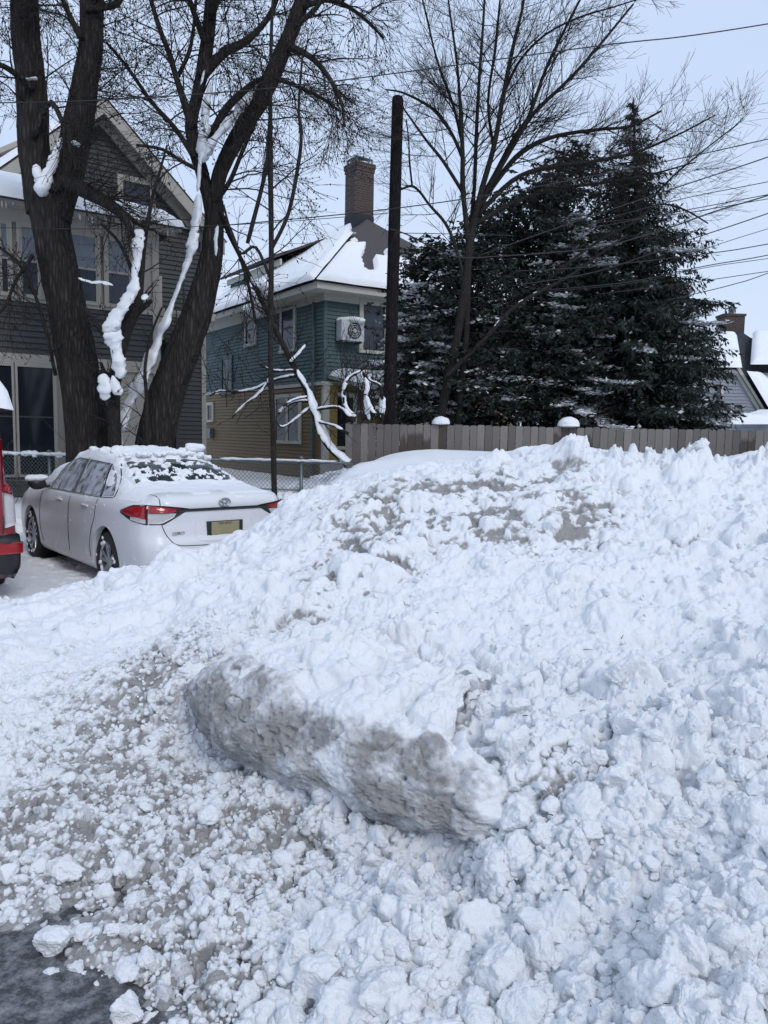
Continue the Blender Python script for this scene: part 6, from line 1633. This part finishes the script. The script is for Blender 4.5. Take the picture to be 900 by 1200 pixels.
    kf = keep.ravel()[Fq].any(1) & (GZf.ravel()[Fq] > .62).all(1); Fq = Fq[kf]
    used = np.unique(Fq); mp_ = np.full(NX*NYc, -1); mp_[used] = np.arange(len(used)); Vq = np.stack([GX, GY, TOP], -1).reshape(-1, 3)[used]
    link('snow', npmesh('snow', Vq, mp_[Fq]), SNOW, root)
    lum = MB()
    for k in range(60):
        x = rng.uniform(1.42, 2.7); y = rng.choice((-1, 1))*rng.uniform(.40, .57) if rng.random() < .6 else rng.uniform(-.55, .55)
        if k < 45: x = rng.uniform(1.40, 1.52); y = rng.uniform(-.54, .54)
        h = body_bvh.ray_cast(Vector((x, y, 3)), Vector((0, 0, -1)))[0]; s_ = rng.uniform(.018, .05); lum.blob(h+Vector((0, 0, .05+s_*.2)), (s_*1.2, s_, s_*.8), k, 2, .4)
    lum.blob((1.52, -.40, 1.50), (.09, .12, .06), 7, 3, .3)
    # crusts of snow stuck to flank and quarter
    for k in range(40):
        s_ = 1; x = rng.gauss(1.25, .45) if rng.random() < .6 else rng.uniform(.5, 3.2); z = rng.gauss(.90, .12)
        h = body_bvh.ray_cast(Vector((x, 2, z)), Vector((0, -1, 0)))
        if h[0] is None or z > 1.2 or z < .5: continue
        q = rng.uniform(.004, .012); lum.blob(h[0], (q*1.4, q*.35, q), k, 1, .6)
    lum.build('snow_lumps', SNOW, root, True, world=False)
    # dark interior floor so nothing shows through
    return root
white_car()

def red_van():
    corner = PY(22, 560, 7.35); hd = CARH
    # rear right corner of the vehicle stands at 'corner'
    W2 = .93; rx = corner.x - CARR.x*W2; ry = corner.y - CARR.y*W2
    root = empty('parked_van', (rx, ry, 0), math.atan2(hd.y, hd.x)); tag(root, 'red van cut off by the left edge of the photo, thick snow on its roof', 'van')
    keys = [(0,1.86,1.12,.88,.76),(.06,1.93,1.14,.915,.79),(.2,1.97,1.15,.925,.80),(.6,1.99,1.15,.93,.80),(2.0,2.0,1.13,.93,.80),(3.2,1.94,1.12,.93,.72),(3.8,1.55,1.10,.93,.72),(4.15,1.2,1.05,.92,.76),(4.6,1.08,.98,.89,.7),(4.95,.9,.85,.78,.55),(5.05,.7,.65,.65,.4)]
    shift = [(.2,.0),(.62,0),(.66,.03),(1.1,.04),(1.5,.07),(1.95,.14)]
    V, F = loft_car(keys, .26, shift, .9, .02); bvh = BVHTree.FromPolygons([tuple(v) for v in V], [tuple(f) for f in F])
    link('body', npmesh('body', V, F), M['red_paint'], root)
    O, U, V_, D_ = (-2, 0, 0), (0, 1, 0), (0, 0, 1), (1, 0, 0)
    def patch(nm, b, t, mt, off=.012, nu=16, nv=8, args=None):
        a = args or (O, U, V_, D_); vs, fs = surf_patch(bvh, *a, b, t, nu, nv, off); m = MB(); m.add(vs, fs); return m.build(nm, M[mt], root, True, world=False)
    patch('bumper', [(-.93,.28),(.93,.28)], [(-.93,.66),(.93,.66)], 'blackpl', .05, 40, 10)
    patch('rear_window', [(-.66,1.18),(.66,1.18)], [(-.56,1.70),(.56,1.70)], 'rearglass', .006)
    for s_ in (-1, 1):
        patch('reflector', [(s_*.90,.50),(s_*.70,.50)], [(s_*.90,.60),(s_*.70,.60)], 'red_lens', .062)
        dg = Vector((1, -s_*.6, 0)).normalized(); Ud = Vector((-dg.y, dg.x, 0)); cen = Vector((.1, s_*.86, 0)); sg = 1 if Vector((0, -s_, 0)).dot(Ud) > 0 else -1
        a = (cen-dg*1.5, Ud, (0, 0, 1), dg)
        patch('tail_lamp', [(sg*-.10,1.03),(sg*.09,1.10)], [(sg*-.10,1.60),(sg*.04,1.58)], 'red_lens', .012, 10, 14, a)
        patch('reverse_lamp', [(sg*-.10,.80),(sg*.09,.74)], [(sg*-.10,1.01),(sg*.09,1.08)], 'clear_lens', .013, 10, 10, a)
        strip(bvh, [(s_*.78,.68),(s_*.80,1.1),(s_*.72,1.6)], O, U, V_, D_, .005).build('door_seam', M['blackpl'], root, False, world=False)
        Os, Us, Vs, Ds = (0, s_*3, 0), (1, 0, 0), (0, 0, 1), (0, -s_, 0)
        patch('window', [(.5,1.18),(3.4,1.18)], [(.55,1.66),(3.1,1.70)], 'frostglass', .006, 30, 8, (Os, Us, Vs, Ds))
    patch('centre_window_seam', [(-.01,.68),(.01,.68)], [(-.01,1.15),(.01,1.15)], 'blackpl', .004)
    for x in (1.0, 4.1):
        for s_ in (1, -1): wheel(root, x, s_*.86, .35, .22)
    N1, N2 = 80, 46; gx, gy = np.meshgrid(np.linspace(.10, 3.3, N1), np.linspace(-.93, .93, N2), indexing='ij')
    e = np.minimum(np.minimum(gx-.10, 3.3-gx), (.93-np.abs(gy))); h = .42*np.sqrt(np.clip(e/.22, 0, 1))*(1+.1*fbm(gx*2, gy*2, None, 3, 3)); z = 1.92+h - .18*np.clip(np.abs(gy)-.55, 0, 1)*.8
    ii = np.arange(N1*N2).reshape(N1, N2); Fq = np.stack([ii[:-1, :-1], ii[1:, :-1], ii[1:, 1:], ii[:-1, 1:]], -1).reshape(-1, 4)
    link('snow', npmesh('snow', np.stack([gx, gy, z], -1).reshape(-1, 3), Fq), SNOW, root)
red_van()
print('objects', len(bpy.data.objects))
